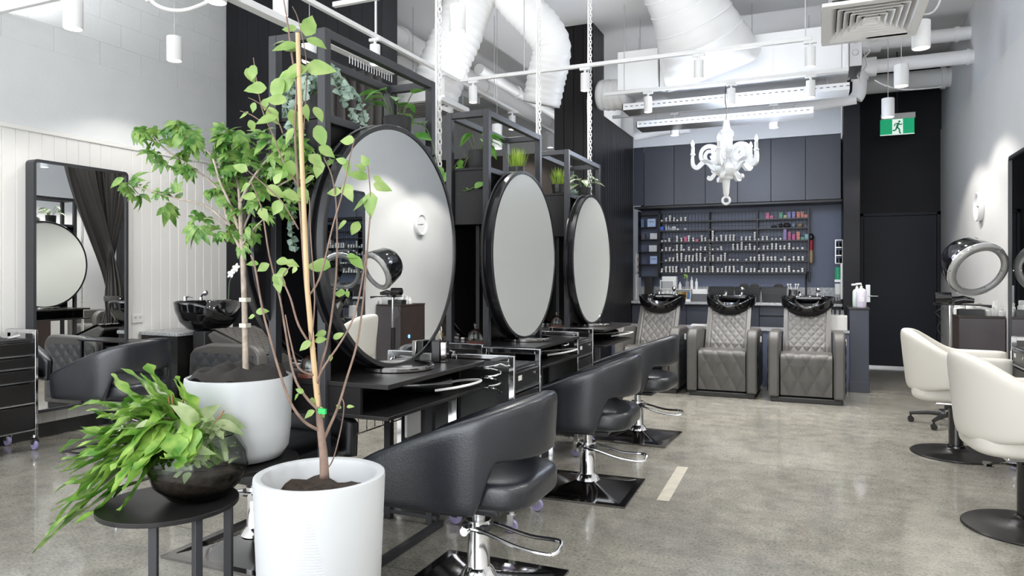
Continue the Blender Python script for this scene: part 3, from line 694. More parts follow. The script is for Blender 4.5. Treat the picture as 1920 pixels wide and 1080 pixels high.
tr4=dup(tr2,(1.335,5.425,0),PI,label='black drawer trolley with chrome frame cut by the right edge beside the cream chairs')
b=MB(); b.tube(curve([(0,0,0),(.10,.02,.03),(.2,.0,.0),(.28,.06,.02)],5),.01,6); o=b.build('foil_strip',M['steel']); o.location=(-5.50,3.22,.83); tag(o,'crumpled foil strip on the trolley by the left wall','foil')
# ================================================================ black salon chairs
def chair_base_square(t):
    b=MB()
    def fn(u,v):
        x=(u-.5)*.58;y=(v-.5)*.58; m=max(abs(x),abs(y))/.29
        return (x,y,.010+.075*max(0,1-m*1.02)**1.7)
    b.grid(33,33,fn); b.box(-.29,-.29,0,.29,.29,.012); b.build('base_plate',M['chrome_dark'],t,smooth=25)
    b=MB(); b.lathe([(.075,.06),(.06,.085),(.05,.095),(.046,.10),(.046,.265),(.05,.268),(.05,.285),(0,.287)],28); b.build('column',M['chrome'],t)
    b=MB(); b.cyl((0,0,.285),.027,0,.075,20); b.build('piston',M['steel'],t)
    b=MB(); b.box(-.16,-.16,.355,.16,.16,.384); b.box(-.045,-.05,.235,.045,.06,.275); b.build('seat_plate',M['black_metal'],t,bevel=.01)
    b=MB(); b.tube(curve([(-.045,.05,.255),(-.05,-.05,.25),(-.055,-.20,.215),(-.05,-.33,.205),(0,-.35,.215),(.05,-.33,.225),(.055,-.20,.225),(.05,-.05,.255),(.045,.05,.26)],5),.008,8); b.tube([(-.075,.03,.25),(.075,.03,.25)],.018,10); b.build('pump_lever',M['chrome'],t)
def shell(mb,R,La,yc,topf,botf,th,flare,nr=14,ns=64):
    """upholstered band bent into a U (open to +y)"""
    tot=2*La+PI*R
    vs=[];rings=[]
    for i in range(ns+1):
        q=i/ns*tot
        if q<La: x,y,nx,ny=R,yc+La-q,1,0
        elif q<La+PI*R:
            a=(q-La)/R; x,y,nx,ny=R*math.cos(a),yc-R*math.sin(a),math.cos(a),-math.sin(a)
        else: x,y,nx,ny=-R,yc+(q-La-PI*R),-1,0
        zt,zb=topf(y,x),botf(y,x)
        e=min(i,ns-i)/3; k=1 if e>=1 else math.sqrt(max(.02,1-(1-e)**2))
        zm,hh=(zt+zb)/2,(zt-zb)/2*(.90+.10*k)
        ring=[]
        for j in range(nr*2):
            a=2*PI*j/(nr*2)
            ca,sa=math.cos(a),math.sin(a)
            u=math.copysign(abs(ca)**.55,ca)*th/2*k; z=zm+math.copysign(abs(sa)**.28,sa)*hh
            off=u+flare*(z-zb)
            vs.append((x+nx*off,y+ny*off,z)); ring.append(len(vs)-1)
        rings.append(ring)
    fs=[]; n=nr*2
    for i in range(ns):
        for j in range(n):
            j2=(j+1)%n; fs.append((rings[i][j],rings[i][j2],rings[i+1][j2],rings[i+1][j]))
    fs.append(tuple(rings[0])); fs.append(tuple(rings[-1]))
    mb._add(vs,fs)
def make_black_chair(label,loc,rz):
    t=thing('salon_chair',label,'chair',loc,rz,'black leather salon chairs with square chrome bases')
    chair_base_square(t)
    def top(y,x): 
        k=max(0,min(1,(.36-y)/.66)); return lerp(.565,.825,k**.9)
    def bot(y,x): return lerp(.388,.585,sstep(-.09,-.20,y) if y>-.2 else 1) if False else lerp(.388,.585,sstep(0,1,(-.10-y)/.075))
    b=MB(); shell(b,.275,.37,.0,top,bot,.075,.05); b.build('backrest',M['leather_black'],t,smooth=60)
    b=MB(); b.ball((0,.03,.452),.245,.325,.068,40,.45); b.build('seat',M['leather_black'],t,smooth=180)
    # piping along the top edge
    return t
ch=make_black_chair('black leather salon chair nearest the camera, beside the tall white planter',(-1.275,2.62,0),PI/2)
dup(ch,(-1.27,4.10,0),PI/2+.03,label='black leather salon chair facing the middle round mirror')
dup(ch,(-1.315,5.57,0),PI/2-.05,label='black leather salon chair farthest along the row, beside the left basin chair')
dup(ch,(-4.74,3.72,0),PI/2+.10,label='black leather salon chair facing the standing mirror on the left wall')
dup(ch,(-2.44,2.62,0),-PI/2,label='black leather salon chair tucked under the desk behind the white planters')
# ================================================================ cream chairs
def make_cream_chair(label,loc,rz):
    t=thing('cream_chair',label,'chair',loc,rz,'cream leather salon chairs with round black bases')
    b=MB(); b.lathe([(0,0),(.285,0),(.29,.006),(.285,.012),(.20,.022),(.10,.03),(.06,.05),(.055,.06),(0,.06)],56); b.build('base_disc',M['black_satin'],t)
    b=MB(); b.lathe([(.06,.05),(.058,.065),(.047,.07),(.047,.33),(0,.33)],28); b.build('column',M['black_gloss'],t)
    b=MB(); b.cyl((0,0,.33),.03,0,.05,16); b.box(-.13,-.13,.362,.13,.13,.385); b.build('seat_plate',M['chrome'],t,bevel=.008)
    b=MB(); b.tube(curve([(0,.0,.30),(-.10,-.03,.295),(-.22,-.05,.27),(-.34,-.06,.235)],5),.010,8); b.box(-.40,-.085,.225,-.33,-.045,.24); b.build('pump_lever',M['black_gloss'],t)
    def top(y,x):
        k=sstep(-.02,1,(.02-y)/.34); w=1-.25*min(1,abs(x)/.27)**2
        return .725+.175*k*(1 if abs(x)<.15 else lerp(1,.9,(abs(x)-.15)/.15))
    def bot(y,x): return lerp(.50,.455,sstep(0,1,(.05-y)/.3))
    b=MB(); shell(b,.265,.32,.0,top,bot,.095,.10); b.build('backrest',M['leather_cream'],t,smooth=180)
    b=MB(); b.ball((0,.02,.455),.235,.30,.075,40,.5); b.build('seat',M['leather_cream'],t,smooth=180)
    b=MB(); b.box(-.338,-.01,.66,-.33,.04,.672); b.build('badge',M['steel'],t)
    return t
cc=make_cream_chair('cream leather salon chair cut by the right edge, nearest of the cream chairs',(.965,4.31,0),-PI/2+.10)
dup(cc,(.90,5.92,0),-PI/2-.12,label='cream leather salon chair before the dark cabinet and hood dryer')
# ================================================================ basin chairs
M['leather_side']=mat('leather_side',(.05,.052,.056),.42,bump=.05,bscale=220)
def quilt(mb,path,hw,px,pz,amp,ns=90,nx=46,border=0.0,off=0.0):
    P=[Vector((0,p[0],p[1])) for p in path]
    L=[0]
    for i in range(1,len(P)): L.append(L[-1]+(P[i]-P[i-1]).length)
    def pos(s):
        s*=L[-1]
        for i in range(1,len(P)):
            if s<=L[i]+1e-9:
                k=(s-L[i-1])/(L[i]-L[i-1]); 
                T=(P[i]-P[i-1]).normalized(); return P[i-1].lerp(P[i],k),T
        return P[-1],(P[-1]-P[-2]).normalized()
    def fn(u,v):
        p,T=pos(u); x=(v-.5)*2*hw; s=u*L[-1]
        N=Vector((0,-T.z,T.y))
        a=abs(math.sin(PI*(x/px+s/pz)));c=abs(math.sin(PI*(x/px-s/pz)))
        h=amp*(min(a,c)**.45)
        if border and abs(x)>hw-border: h=amp*(1-.5*sstep(hw-border,hw,abs(x)))
        if border and abs(abs(x)-(hw-border))<.006: h=amp*.15
        q=p+N*(h+off); return (x,q.y,q.z)
    mb.grid(ns,nx,fn)
def make_basin_chair(label,loc,rz,flat=False):
    t=thing('basin_chair',label,'chair',loc,rz,'quilted grey basin chairs with black bowls')
    G=M['leather_grey']
    arm=[(.0,.05),(.0,.56)]+[(.12-.12*math.cos(a),.575+.13*math.sin(a)) for a in [k*PI/2/8 for k in range(1,9)]]+[(.55,.70),(.72,.655),(.77,.60),(.80,.05)]
    for s in(-1,1):
        b=MB(); b.prism(arm,s*.25,s*.355,'x'); b.build('armrest',G,t,bevel=.022,seg=3)
        b=MB(); 
        def fn(u,v,s=s):
            y=.06+u*.68; z=.10+v*.52; 
            a=abs(math.sin(PI*(y/.13+z/.13)));c=abs(math.sin(PI*(y/.13-z/.13)))
            return (s*(.3545+.010*min(a,c)**.5),y,z)
        b.grid(60,46,fn); b.build('side_panel',M['leather_side'] if 'leather_side' in M else G,t,smooth=180)
    b=MB(); b.prism([(.05,.06),(.03,.42),(.045,.462),(.085,.475),(.60,.47),(.60,.06)],-.243,.243,'x'); b.build('seat',G,t,bevel=.012)
    b=MB(); path=[(.052,.07),(.030,.42)]+[(.075-.047*math.cos(a),.425+.055*math.sin(a)) for a in [k*PI/2/6 for k in range(1,7)]]+[(.2,.482)]
    quilt(b,[(p[0],p[1]) for p in path],.238,.155,.30,.011,nx=60,ns=100); 
    b.build('footrest_panel',G,t,smooth=180)
    if flat:
        b=MB(); b.prism([(.10,.50),(.10,.60),(.20,.66),(.62,.80),(.70,.76),(.62,.66)],-.235,.235,'x'); b.build('back_cushion',G,t,bevel=.02,seg=3)
        b=MB(); quilt(b,[(.10,.605),(.20,.664),(.60,.806),(.66,.80)],.236,.085,.115,.010,ns=100,nx=80,border=.05); b.build('quilted_back',G,t,smooth=180)
    else:
        b=MB(); b.prism([(.52,.46),(.56,.46),(.60,.44),(.86,.84),(.82,.90),(.77,.88)],-.235,.235,'x'); b.build('back_cushion',G,t,bevel=.02,seg=3)
        b=MB(); quilt(b,[(.505,.462),(.53,.52),(.775,.882),(.80,.905)],.236,.085,.115,.010,ns=100,nx=80,border=.05); b.build('quilted_back',G,t,smooth=180)
    b=MB(); b.box(-.24,.60,.05,.24,.84,.60); b.box(-.33,.02,.0,.33,.8,.05); b.box(-.16,.80,.0,.16,.94,.78); b.build('plinth',M['black_matte'],t,bevel=.008)
    b=MB(); b.box(.361,.34,.56,.375,.38,.62); b.build('recline_switch',M['white_plastic'],t)
    # bowl
    cy=.93
    def rim(a): # height of rim, dips at the front (-y)
        f=max(0,-math.sin(a)); return 1.03-.105*f**3
    def bowl(scale,dz,inner):
        def fn(u,v):
            a=2*PI*u
            pr=[(.10,.775),(.16,.79),(.225,.85),(.262,.93),(.275,1.0)] if not inner else [(.02,.83),(.12,.835),(.20,.88),(.24,.95),(.262,1.0)]
            k=v*(len(pr)-1); i=min(int(k),len(pr)-2); f=k-i
            r=lerp(pr[i][0],pr[i+1][0],f); z=lerp(pr[i][1],pr[i+1][1],f)
            z=z+(rim(a)-1.0)*max(0,(z-.80)/.2)
            ex=.85
            ca,sa=math.cos(a),math.sin(a)
            return (r*math.copysign(abs(ca)**ex,ca)*1.02,cy+r*math.copysign(abs(sa)**ex,sa)*.95,z)
        return fn
    b=MB(); b.grid(64,22,bowl(1,0,False),cu=True); b.grid(64,22,bowl(1,0,True),cu=True)
    f1=bowl(1,0,False);f2=bowl(1,0,True)
    b.grid(64,5,lambda u,v:(lambda p,q:(lerp(p[0],q[0],v),lerp(p[1],q[1],v),lerp(p[2],q[2],v)+.010*math.sin(PI*v)))(f1(u,1),f2(u,1)),cu=True)
    b.cyl((0,cy,.0),.10,.77,.78,20)
    b.build('wash_bowl',M['black_gloss'],t,smooth=60)
    b=MB(); b.grid(20,6,lambda u,v:(lerp(-.12,.12,u),cy-.255+.05*v-.01*math.cos((u-.5)*2),.935-.02*math.cos((u-.5)*PI)+.025*math.sin(v*PI)+.05*(abs(u-.5)*2)**2)); b.build('neck_rest',M['black_satin'],t,smooth=180)
    b=MB(); b.box(-.14,cy+.17,.985,.16,cy+.25,1.045); b.build('tap_deck',M['black_gloss'],t,bevel=.02,seg=3)
    b=MB(); b.cyl((-.08,cy+.19,1.04),.018,0,.04,14); b.tube(curve([(-.08,cy+.19,1.07),(-.085,cy+.14,1.085),(-.09,cy+.10,1.07)],5),.010,8); b.build('mixer_tap',M['chrome'],t)
    b=MB(); b.cyl((.10,cy+.19,1.04),.016,0,.03,14); b.tube([(.10,cy+.19,1.07),(.105,cy+.17,1.105)],.011,8); b.sphere((.11,cy+.15,1.11),.028,14); b.build('hand_shower',M['chrome'],t)
    return t
bc=make_basin_chair('quilted grey basin chair nearest the exit door, right of the three',(-.115,7.64,0),0)
dup(bc,(-.935,7.69,0),0,label='quilted grey basin chair in the middle of the three under the chandelier')
dup(bc,(-1.735,7.72,0),0,label='quilted grey basin chair beside the boarded black wall, half behind a black chair')
lc=make_basin_chair('reclined quilted basin chair by the left wall, seen from its side behind the bowl planter',(-4.17,4.86,0),PI/2,True)
# ================================================================ left side
def wall_mirror(label,loc,rz,D=.10):
    t=thing('standing_mirror',label,'mirror',loc,rz)   # local: hangs on the plane x=0, faces +x
    W,H,fw=.405,.98,.022
    def rr(w,h,r):
        out=[]
        for cx,cz,a0 in((w-r,h-r,0),(-w+r,h-r,PI/2),(-w+r,-h+r,PI),(w-r,-h+r,1.5*PI)):
            for k in range(7):
                a=a0+k*PI/12; out.append((cx+r*math.cos(a),cz+r*math.sin(a)))
        return out
    o1,i1=rr(W,H,.035),rr(W-fw,H-fw,.02); n=len(o1)
    b=MB(); vs=[(0,p[0],p[1]) for p in o1]+[(D,p[0],p[1]) for p in o1]+[(D,p[0],p[1]) for p in i1]+[(D-.012,p[0],p[1]) for p in i1]
    fs=[]
    for k in range(3):
        for i in range(n): fs.append((k*n+i,k*n+(i+1)%n,(k+1)*n+(i+1)%n,(k+1)*n+i))
    b._add(vs,fs); b.build('mirror_frame',M['black_metal'],t,smooth=35)
    b=MB(); b._add([(D-.012,p[0],p[1]) for p in i1],[tuple(range(n))]); b.build('mirror_glass',M['mirror'],t,smooth=0)
    return t
wall_mirror('tall black framed wall mirror on the white boarded left wall',(XL+.002,3.975,1.19),-.012)
wall_mirror('tall black framed wall mirror cut by the right edge of the photo',(XR-.002,6.68,1.28),PI,.05)
b=MB(); b.box(0,-.058,-.036,.010,.058,.036); b.mi=1
for y in(-.025,.025): b.box(.010,y-.010,.004,.012,y+.010,.018)
o=b.build('power_outlet',[M['white_plastic'],colour('socket_grey',(.5,.5,.5))],bevel=.002); o.location=(XL+.001,4.55,.885); tag(o,'white double power outlet on the boarded left wall','outlet')
# curtain on its track, tied back
CXp=-3.66
b=MB()
TOPP=curve([(-3.98,4.82,0),(-3.80,5.0,0),(-3.66,5.2,0),(-3.64,5.44,0),(-3.86,5.54,0),(-4.06,5.54,0)],10)
def along(P,t):
    k=t*(len(P)-1); i=min(int(k),len(P)-2); return P[i].lerp(P[i+1],k-i)
def cz(u,v):
    z=3.06-v*3.04
    tie=Vector((-3.93+.11*math.cos(u*2*PI),5.43+.075*math.sin(u*2*PI),0))
    k=sstep(1.02,2.75,z)*.97 if z>1.02 else .30*sstep(1.02,.2,z)
    k=k**.8
    p=tie.lerp(along(TOPP,u),k); p2=tie.lerp(along(TOPP,min(1,u+.01)),k); p1=tie.lerp(along(TOPP,max(0,u-.01)),k)
    T=(p2-p1); T=T.normalized() if T.length>1e-6 else Vector((0,1,0)); N=Vector((T.y,-T.x,0))
    amp=lerp(.018,.045,k)*(.75+.25*math.sin(u*23+1))
    q=p+N*(amp*math.sin(u*2*PI*13+.6*math.sin(z*1.2+u*6)))
    return (q.x,min(q.y,5.595),z)
b.grid(260,64,cz); cu=b.build('tied_curtain',M['curtain'],None,smooth=180); 
root=thing('curtain','black curtain tied back on a white track before the black pier','curtain',(CXp,5.2,0))
cu.parent=root; cu.location=(-CXp,-5.2,0); cu.name='curtain_cloth'
b=MB(); 
b.tube([(0,0,3.05),(0,0,3.115)],.004,5); h0=b.build('hook',M['white_metal'],root)
for i in range(17):
    c_=h0 if i==0 else h0.copy()
    if i: COL.objects.link(c_)
    c_.location=(.05,-.25+i*.040,0)
b=MB(); b.lathe([(.128,-.03),(.134,0),(.128,.03)],32,(-.27,.23,1.02),sy=.72); b.build('tie_band',M['curtain'],root)
b=MB(); b.sphere((-.40,.20,1.02),.012,12); b.build('tie_knob',M['chrome'],root)
b=MB(); b.box(-3.65,2.0,3.115,-3.57,5.58,3.165); o=b.build('curtain_track',M['white_metal'],bevel=.003); tag(o,'white curtain track hanging before the black pier','track')
# rods that hold the track
for i,y in enumerate((2.6,4.1,5.4)):
    b=MB(); b.cyl((0,0,0),.005,0,ZC-3.165,8); r=b.build('track_rod',M['white_metal'],o); r.location=(CXp,y,3.165)
# small counter, side table behind the left basin chair
t=thing('basin_cabinet','dark cabinet with granite top behind the left wall basin chair','cabinet',(-5.36,4.86,0))
b=MB(); b.box(-.24,-.28,0,.20,.46,.74); b.build('cabinet_body',M['black_satin'],t)
b=MB(); b.box(-.25,-.30,.74,.22,.48,.77); b.build('granite_top',M['granite'],t,bevel=.003)
t=thing('side_stand','thin black side table with white panel leg before the left wall','table',(-5.28,4.33,0))
b=MB(); b.box(-.30,-.10,.70,.20,.14,.715); b.build('table_top',M['black_satin'],t,bevel=.003)
for x,y in((-.28,-.08),(.17,-.08),(-.28,.12),(.17,.12)):
    b=MB(); b.box(x-.012,y-.012,0,x+.012,y+.012,.699); b.build('leg',M['black_metal'],t)
# orchid
t=thing('orchid_vase','white orchid in a clear vase behind the left wall basin','orchid',(-5.20,5.20,.7705))
b=MB(); b.lathe([(0,0),(.045,0),(.05,.1),(.035,.2),(.03,.27)],20); b.lathe([(0,.006),(.041,.006),(.046,.1),(.031,.2),(.027,.27)],20); b.build('vase',M['glass'],t)
b=MB(); b.tube(curve([(0,0,.02),(.01,0,.3),(.02,.02,.48),(.10,.08,.60),(.2,.12,.63)],6),.005,6); b.build('stem',colour('stem_green',(.07,.12,.05),.5),t)
b=MB()
for c in((.02,.02,.52),(.05,.05,.575),(.17,.11,.62)):
    for k in range(5):
        a=k*2*PI/5+.3; b.tf=Matrix.Translation(c)@Matrix.Rotation(1.2,4,'X')@Matrix.Rotation(a,4,'Z'); b.ball((.026,0,0),.026,.018,.005,10)
    b.tf=Matrix.Translation(c); b.sphere((0,0,0),.009,8)
b.tf=None; b.build('blossom',M['petal'],t,smooth=180)
# ================================================================ right side
t=thing('dark_cabinet','dark veneer cabinet topped with white jars by the right wall','cabinet',(1.31,7.67,0))
b=MB(); b.box(-.166,-.285,0,.178,.285,.895); b.build('cabinet_body',M['wood_dark'],t)
b=MB(); b.box(-.164,-.291,.05,.178,-.286,.893); b.build('side_panel',M['cabinet_face'],t)
b=MB(); b.box(-.170,-.292,.896,.180,.29,.916); b.build('cabinet_top',M['wood_dark'],t,bevel=.002)
b=MB(); b.lathe([(.012,-.001),(.020,-.001),(.022,-.004),(.020,-.006),(.012,-.004)],24,(-.166,-.10,.52),'x'); b.build('power_button',[mat('led_blue',(.1,.4,1),.3,emit=4,ecol=(.12,.4,1))],t)
CT=.9165
t=thing('jar_tray','low black tray on the dark cabinet top','tray',(1.235,7.46,CT))
b=MB(); b.box(-.09,-.05,0,.11,.05,.012); b.box(-.09,-.05,.012,.11,-.044,.055); b.box(-.09,.044,.012,.11,.05,.055); b.box(-.09,-.044,.012,-.084,.044,.055); b.box(.104,-.044,.012,.11,.044,.055); b.build('tray_body',M['black_plastic'],t)
for i,(x,y,r,h,l) in enumerate([(1.165,7.62,.028,.085,'small white tub at the left end behind the black tray'),(1.20,7.60,.03,.10,'white lidded jar second from the left behind the black tray'),(1.265,7.58,.036,.135,'largest square white jar behind the black tray'),(1.335,7.62,.03,.11,'cream jar behind the right end of the black tray'),(1.375,7.45,.022,.075,'small white jar just right of the black tray'),(1.41,7.47,.02,.085,'slim white bottle third from the right on the dark cabinet'),(1.44,7.50,.030,.13,'tall white pharmacy bottle on the dark cabinet'),(1.472,7.44,.02,.07,'small white jar at the right end of the dark cabinet')]):
    t=thing('product_jar',l,'jar',(x,y,CT),0,'white jars on the dark cabinet')
    b=MB(); b.lathe([(0,0),(r,0),(r,h*.62),(r*.75,h*.70),(r*.72,h*.72),(0,h*.72)],18); b.build('jar_body',M['white_plastic'],t)
    b=MB(); b.cyl((0,0,h*.72),r*.78,.001,h*.28,18); b.build('jar_lid',M['white_paint'] if i!=3 else M['leather_cream'],t)
# hood dryer
t=thing('hood_dryer','black hood dryer with clear visor on a chrome pole before the dark cabinet','hood dryer',(1.02,7.02,0),math.radians(0))
b=MB()
for k in range(5):
    a=k*2*PI/5+PI*.93; b.tube([(0,0,.10),(.16*math.cos(a),.16*math.sin(a),.095),(.30*math.cos(a),.30*math.sin(a),.075)],[.026,.020,.014],8)
b.cyl((0,0,.07),.04,0,.10,16); b.build('star_base',M['black_plastic'],t)
for k in range(5):
    a=k*2*PI/5+PI*.93; c=(.29*math.cos(a),.29*math.sin(a),.0)
    b=MB(); b.cyl((c[0],c[1],.025),.025,-.018,.018,14,'y'); b.cyl((c[0],c[1],.045),.008,0,.03,8); b.build('caster',M['black_gloss'],t)
b=MB(); b.cyl((0,0,.15),.028,0,.52,18); b.build('lower_pole',M['black_plastic'],t)
b=MB(); b.cyl((0,0,.67),.018,0,.36,16); b.build('chrome_pole',M['chrome'],t)
b=MB(); b.cyl((-.05,0,1.085),.045,-.06,.06,20,'x'); b.tube([(-.02,0,1.05),(.10,.02,1.07),(.18,.02,1.06)],[.04,.035,.02],12); b.box(-.02,-.03,1.02,.03,.03,1.06); b.build('motor_mount',M['black_gloss'],t)
b=MB(); b.cyl((0,0,1.005),.006,0,.03,8); b.tube([(-.12,0,1.03),(.22,0,1.025),(.30,-.01,1.015)],[.006,.006,.014],8); b.tube(curve([(-.04,0,1.0),(-.10,.02,.96),(-.06,.02,.90),(-.09,.02,.82),(-.05,.0,.76)],5),.004,6); b.build('control_arm',M['black_plastic'],t)
# hood: axis direction (viewer side opening)
hc=Vector((.185,-.02,1.335)); ax=Vector((.34,-.82,-.46)).normalized()
q=Vector((0,0,1)).rotation_difference(ax).to_matrix().to_4x4(); TF=Matrix.Translation(hc)@q
vd=Vector((1.2,7.0,0)).normalized(); vl=(TF.to_3x3().transposed()@(vd-ax*vd.dot(ax))); av=math.atan2(vl.y,vl.x)
def hood(mb,prof,n=64,a0=0,a1=None): mb.tf=TF; mb.lathe(prof,n,a0=a0,a1=a1); mb.tf=None
# the black shell wraps the crown; the side towards the room is left to the clear visor
b=MB(); hood(b,[(.10,-.262),(.165,-.235),(.205,-.17),(.228,-.06),(.235,.0),(.232,.016),(.214,.016),(.212,0),(.200,-.06),(.182,-.16),(.15,-.215),(.09,-.24),(.10,-.262)],56,av+math.radians(78),av+math.radians(282))
b.build('hood_shell',M['black_gloss'],t,smooth=50)
b=MB(); hood(b,[(.214,.010),(.232,.014),(.240,.03),(.234,.055),(.212,.064),(.186,.058),(.178,.036),(.190,.018),(.214,.010)]); b.build('visor_ring',M['visor_edge'],t,smooth=60)
b=MB(); hood(b,[(.236,.012),(.242,.016),(.242,.024),(.236,.028),(.236,.012)]); b.build('ring_trim',M['chrome'],t)
b=MB(); b.tf=TF
for k in range(6):
    a=k*PI/3+.4; b.tube([(.182*math.cos(a),.182*math.sin(a),.05),(.238*math.cos(a),.238*math.sin(a),.05)],.006,6)
b.tf=None; b.build('visor_clip',M['chrome'],t)
b=MB(); b.tf=TF; a=av+PI; b.ball((.155*math.cos(a+.5),.155*math.sin(a+.5),-.12),.055,.05,.03,16); b.tf=None; b.build('air_port',M['black_plastic'],t)
# wall clock
t=thing('wall_clock','round white wall clock on the right wall','clock',(XR-.0005,8.42,1.96))
b=MB(); b.lathe([(0,0),(.14,0),(.145,-.01),(.145,-.045),(.138,-.05),(.128,-.045),(.124,-.03),(0,-.028)],48,(0,0,0),'x'); b.build('clock_case',M['white_plastic'],t,smooth=35)
b=MB(); b.tf=Matrix.Translation((-.031,0,0)); b.tube([(0,0,0),(0,.055,.012)],.003,5); b.tube([(0,0,0),(0,-.085,-.004)],.0025,5); b.cyl((0,0,0),.006,-.003,.003,10,'x'); b.build('hands',M['black_matte'],t)
# ================================================================ plants
def rv(s=1): return Vector((rnd.uniform(-1,1),rnd.uniform(-1,1),rnd.uniform(-1,1)))*s
def leaf(mb,base,d,up,L,W,kind='ovate',bend=.25,fold=.25,serr=0.0):
    """one leaf blade from base along d; up is roughly the blade normal"""
    d=Vector(d).normalized(); up=Vector(up); side=d.cross(up)
    if side.length<1e-4: side=d.cross(Vector((.3,.5,.8)))
    side.normalize(); n=side.cross(d).normalized()
    base=Vector(base)
    prof={'ovate':[(0,.04),(.10,.55),(.25,.92),(.42,1),(.60,.80),(.78,.48),(.92,.16),(1,0)],
          'heart':[(0,.30),(.06,.75),(.2,1),(.4,.95),(.6,.72),(.8,.38),(.93,.13),(1,0)],
          'blade':[(0,.8),(.3,1),(.6,.7),(.85,.3),(1,0)],
          'lance':[(0,.1),(.2,.7),(.45,1),(.7,.75),(.9,.25),(1,0)]}[kind]
    vs=[];fs=[]
    for s,w in prof:
        p=base+d*(s*L)-n*(bend*L*s*s)
        ww=W*.5*w*(1+serr*rnd.uniform(-1,1))
        vs+= [p-side*ww+n*(fold*ww),p,p+side*ww+n*(fold*ww)]
    for i in range(len(prof)-1):
        a=i*3
        fs+=[(a,a+1,a+4,a+3),(a+1,a+2,a+5,a+4)]
    mb._add(vs,fs)
def lobed(mb,base,d,up,L,droop=.3):
    d=Vector(d).normalized(); up=Vector(up); side=d.cross(up)
    if side.length<1e-4: side=d.cross(Vector((.3,.5,.8)))
    side.normalize(); n=side.cross(d).normalized(); base=Vector(base)
    for ang,l in((0,1),(36,.84),(-36,.84),(78,.5),(-78,.5)):
        a=math.radians(ang); dd=d*math.cos(a)+side*math.sin(a)
        leaf(mb,base+d*L*.05,dd,n,L*l,L*.34*(.7+.3*l),'lance',droop*1.3,.2)
def strap(mb,pts,W,wav=.25):
    P=curve(pts,8); N=len(P); vs=[];fs=[]; ph=rnd.uniform(0,6)
    for i,p in enumerate(P):
        s=i/(N-1); t=(P[min(i+1,N-1)]-P[max(i-1,0)]).normalized()
        side=t.cross(Vector((0,0,1)))
        if side.length<.15: side=t.cross(Vector((-CY,-SY,.2)))
        side.normalize(); n=side.cross(t)
        w=W*.5*(math.sin(PI*min(1,(.12+s*.88)))**.6 if s<.98 else 0.02)*(1+wav*math.sin(s*30+ph)*(s>.15))
        z=n*(.25*w*math.sin(s*19+ph))
        vs+=[p-side*w+n*w*.35+z,p,p+side*w+n*w*.35-z]
    for i in range(N-1):
        a=i*3; fs+=[(a,a+1,a+4,a+3),(a+1,a+2,a+5,a+4)]
    mb._add(vs,fs)
# ---- tall white planter with a young tree
PX,PY=-1.435,1.815
t=thing('tall_planter','tall white cylindrical planter with a staked leafy sapling in front','planter',(PX,PY,0))
b=MB(); b.lathe([(0,0),(.165,0),(.175,.01),(.2005,.645),(.199,.657),(.192,.66),(.176,.655),(.170,.64),(.160,.50),(0,.50)],96)
b.build('pot',M['planter_white'],t,smooth=50)
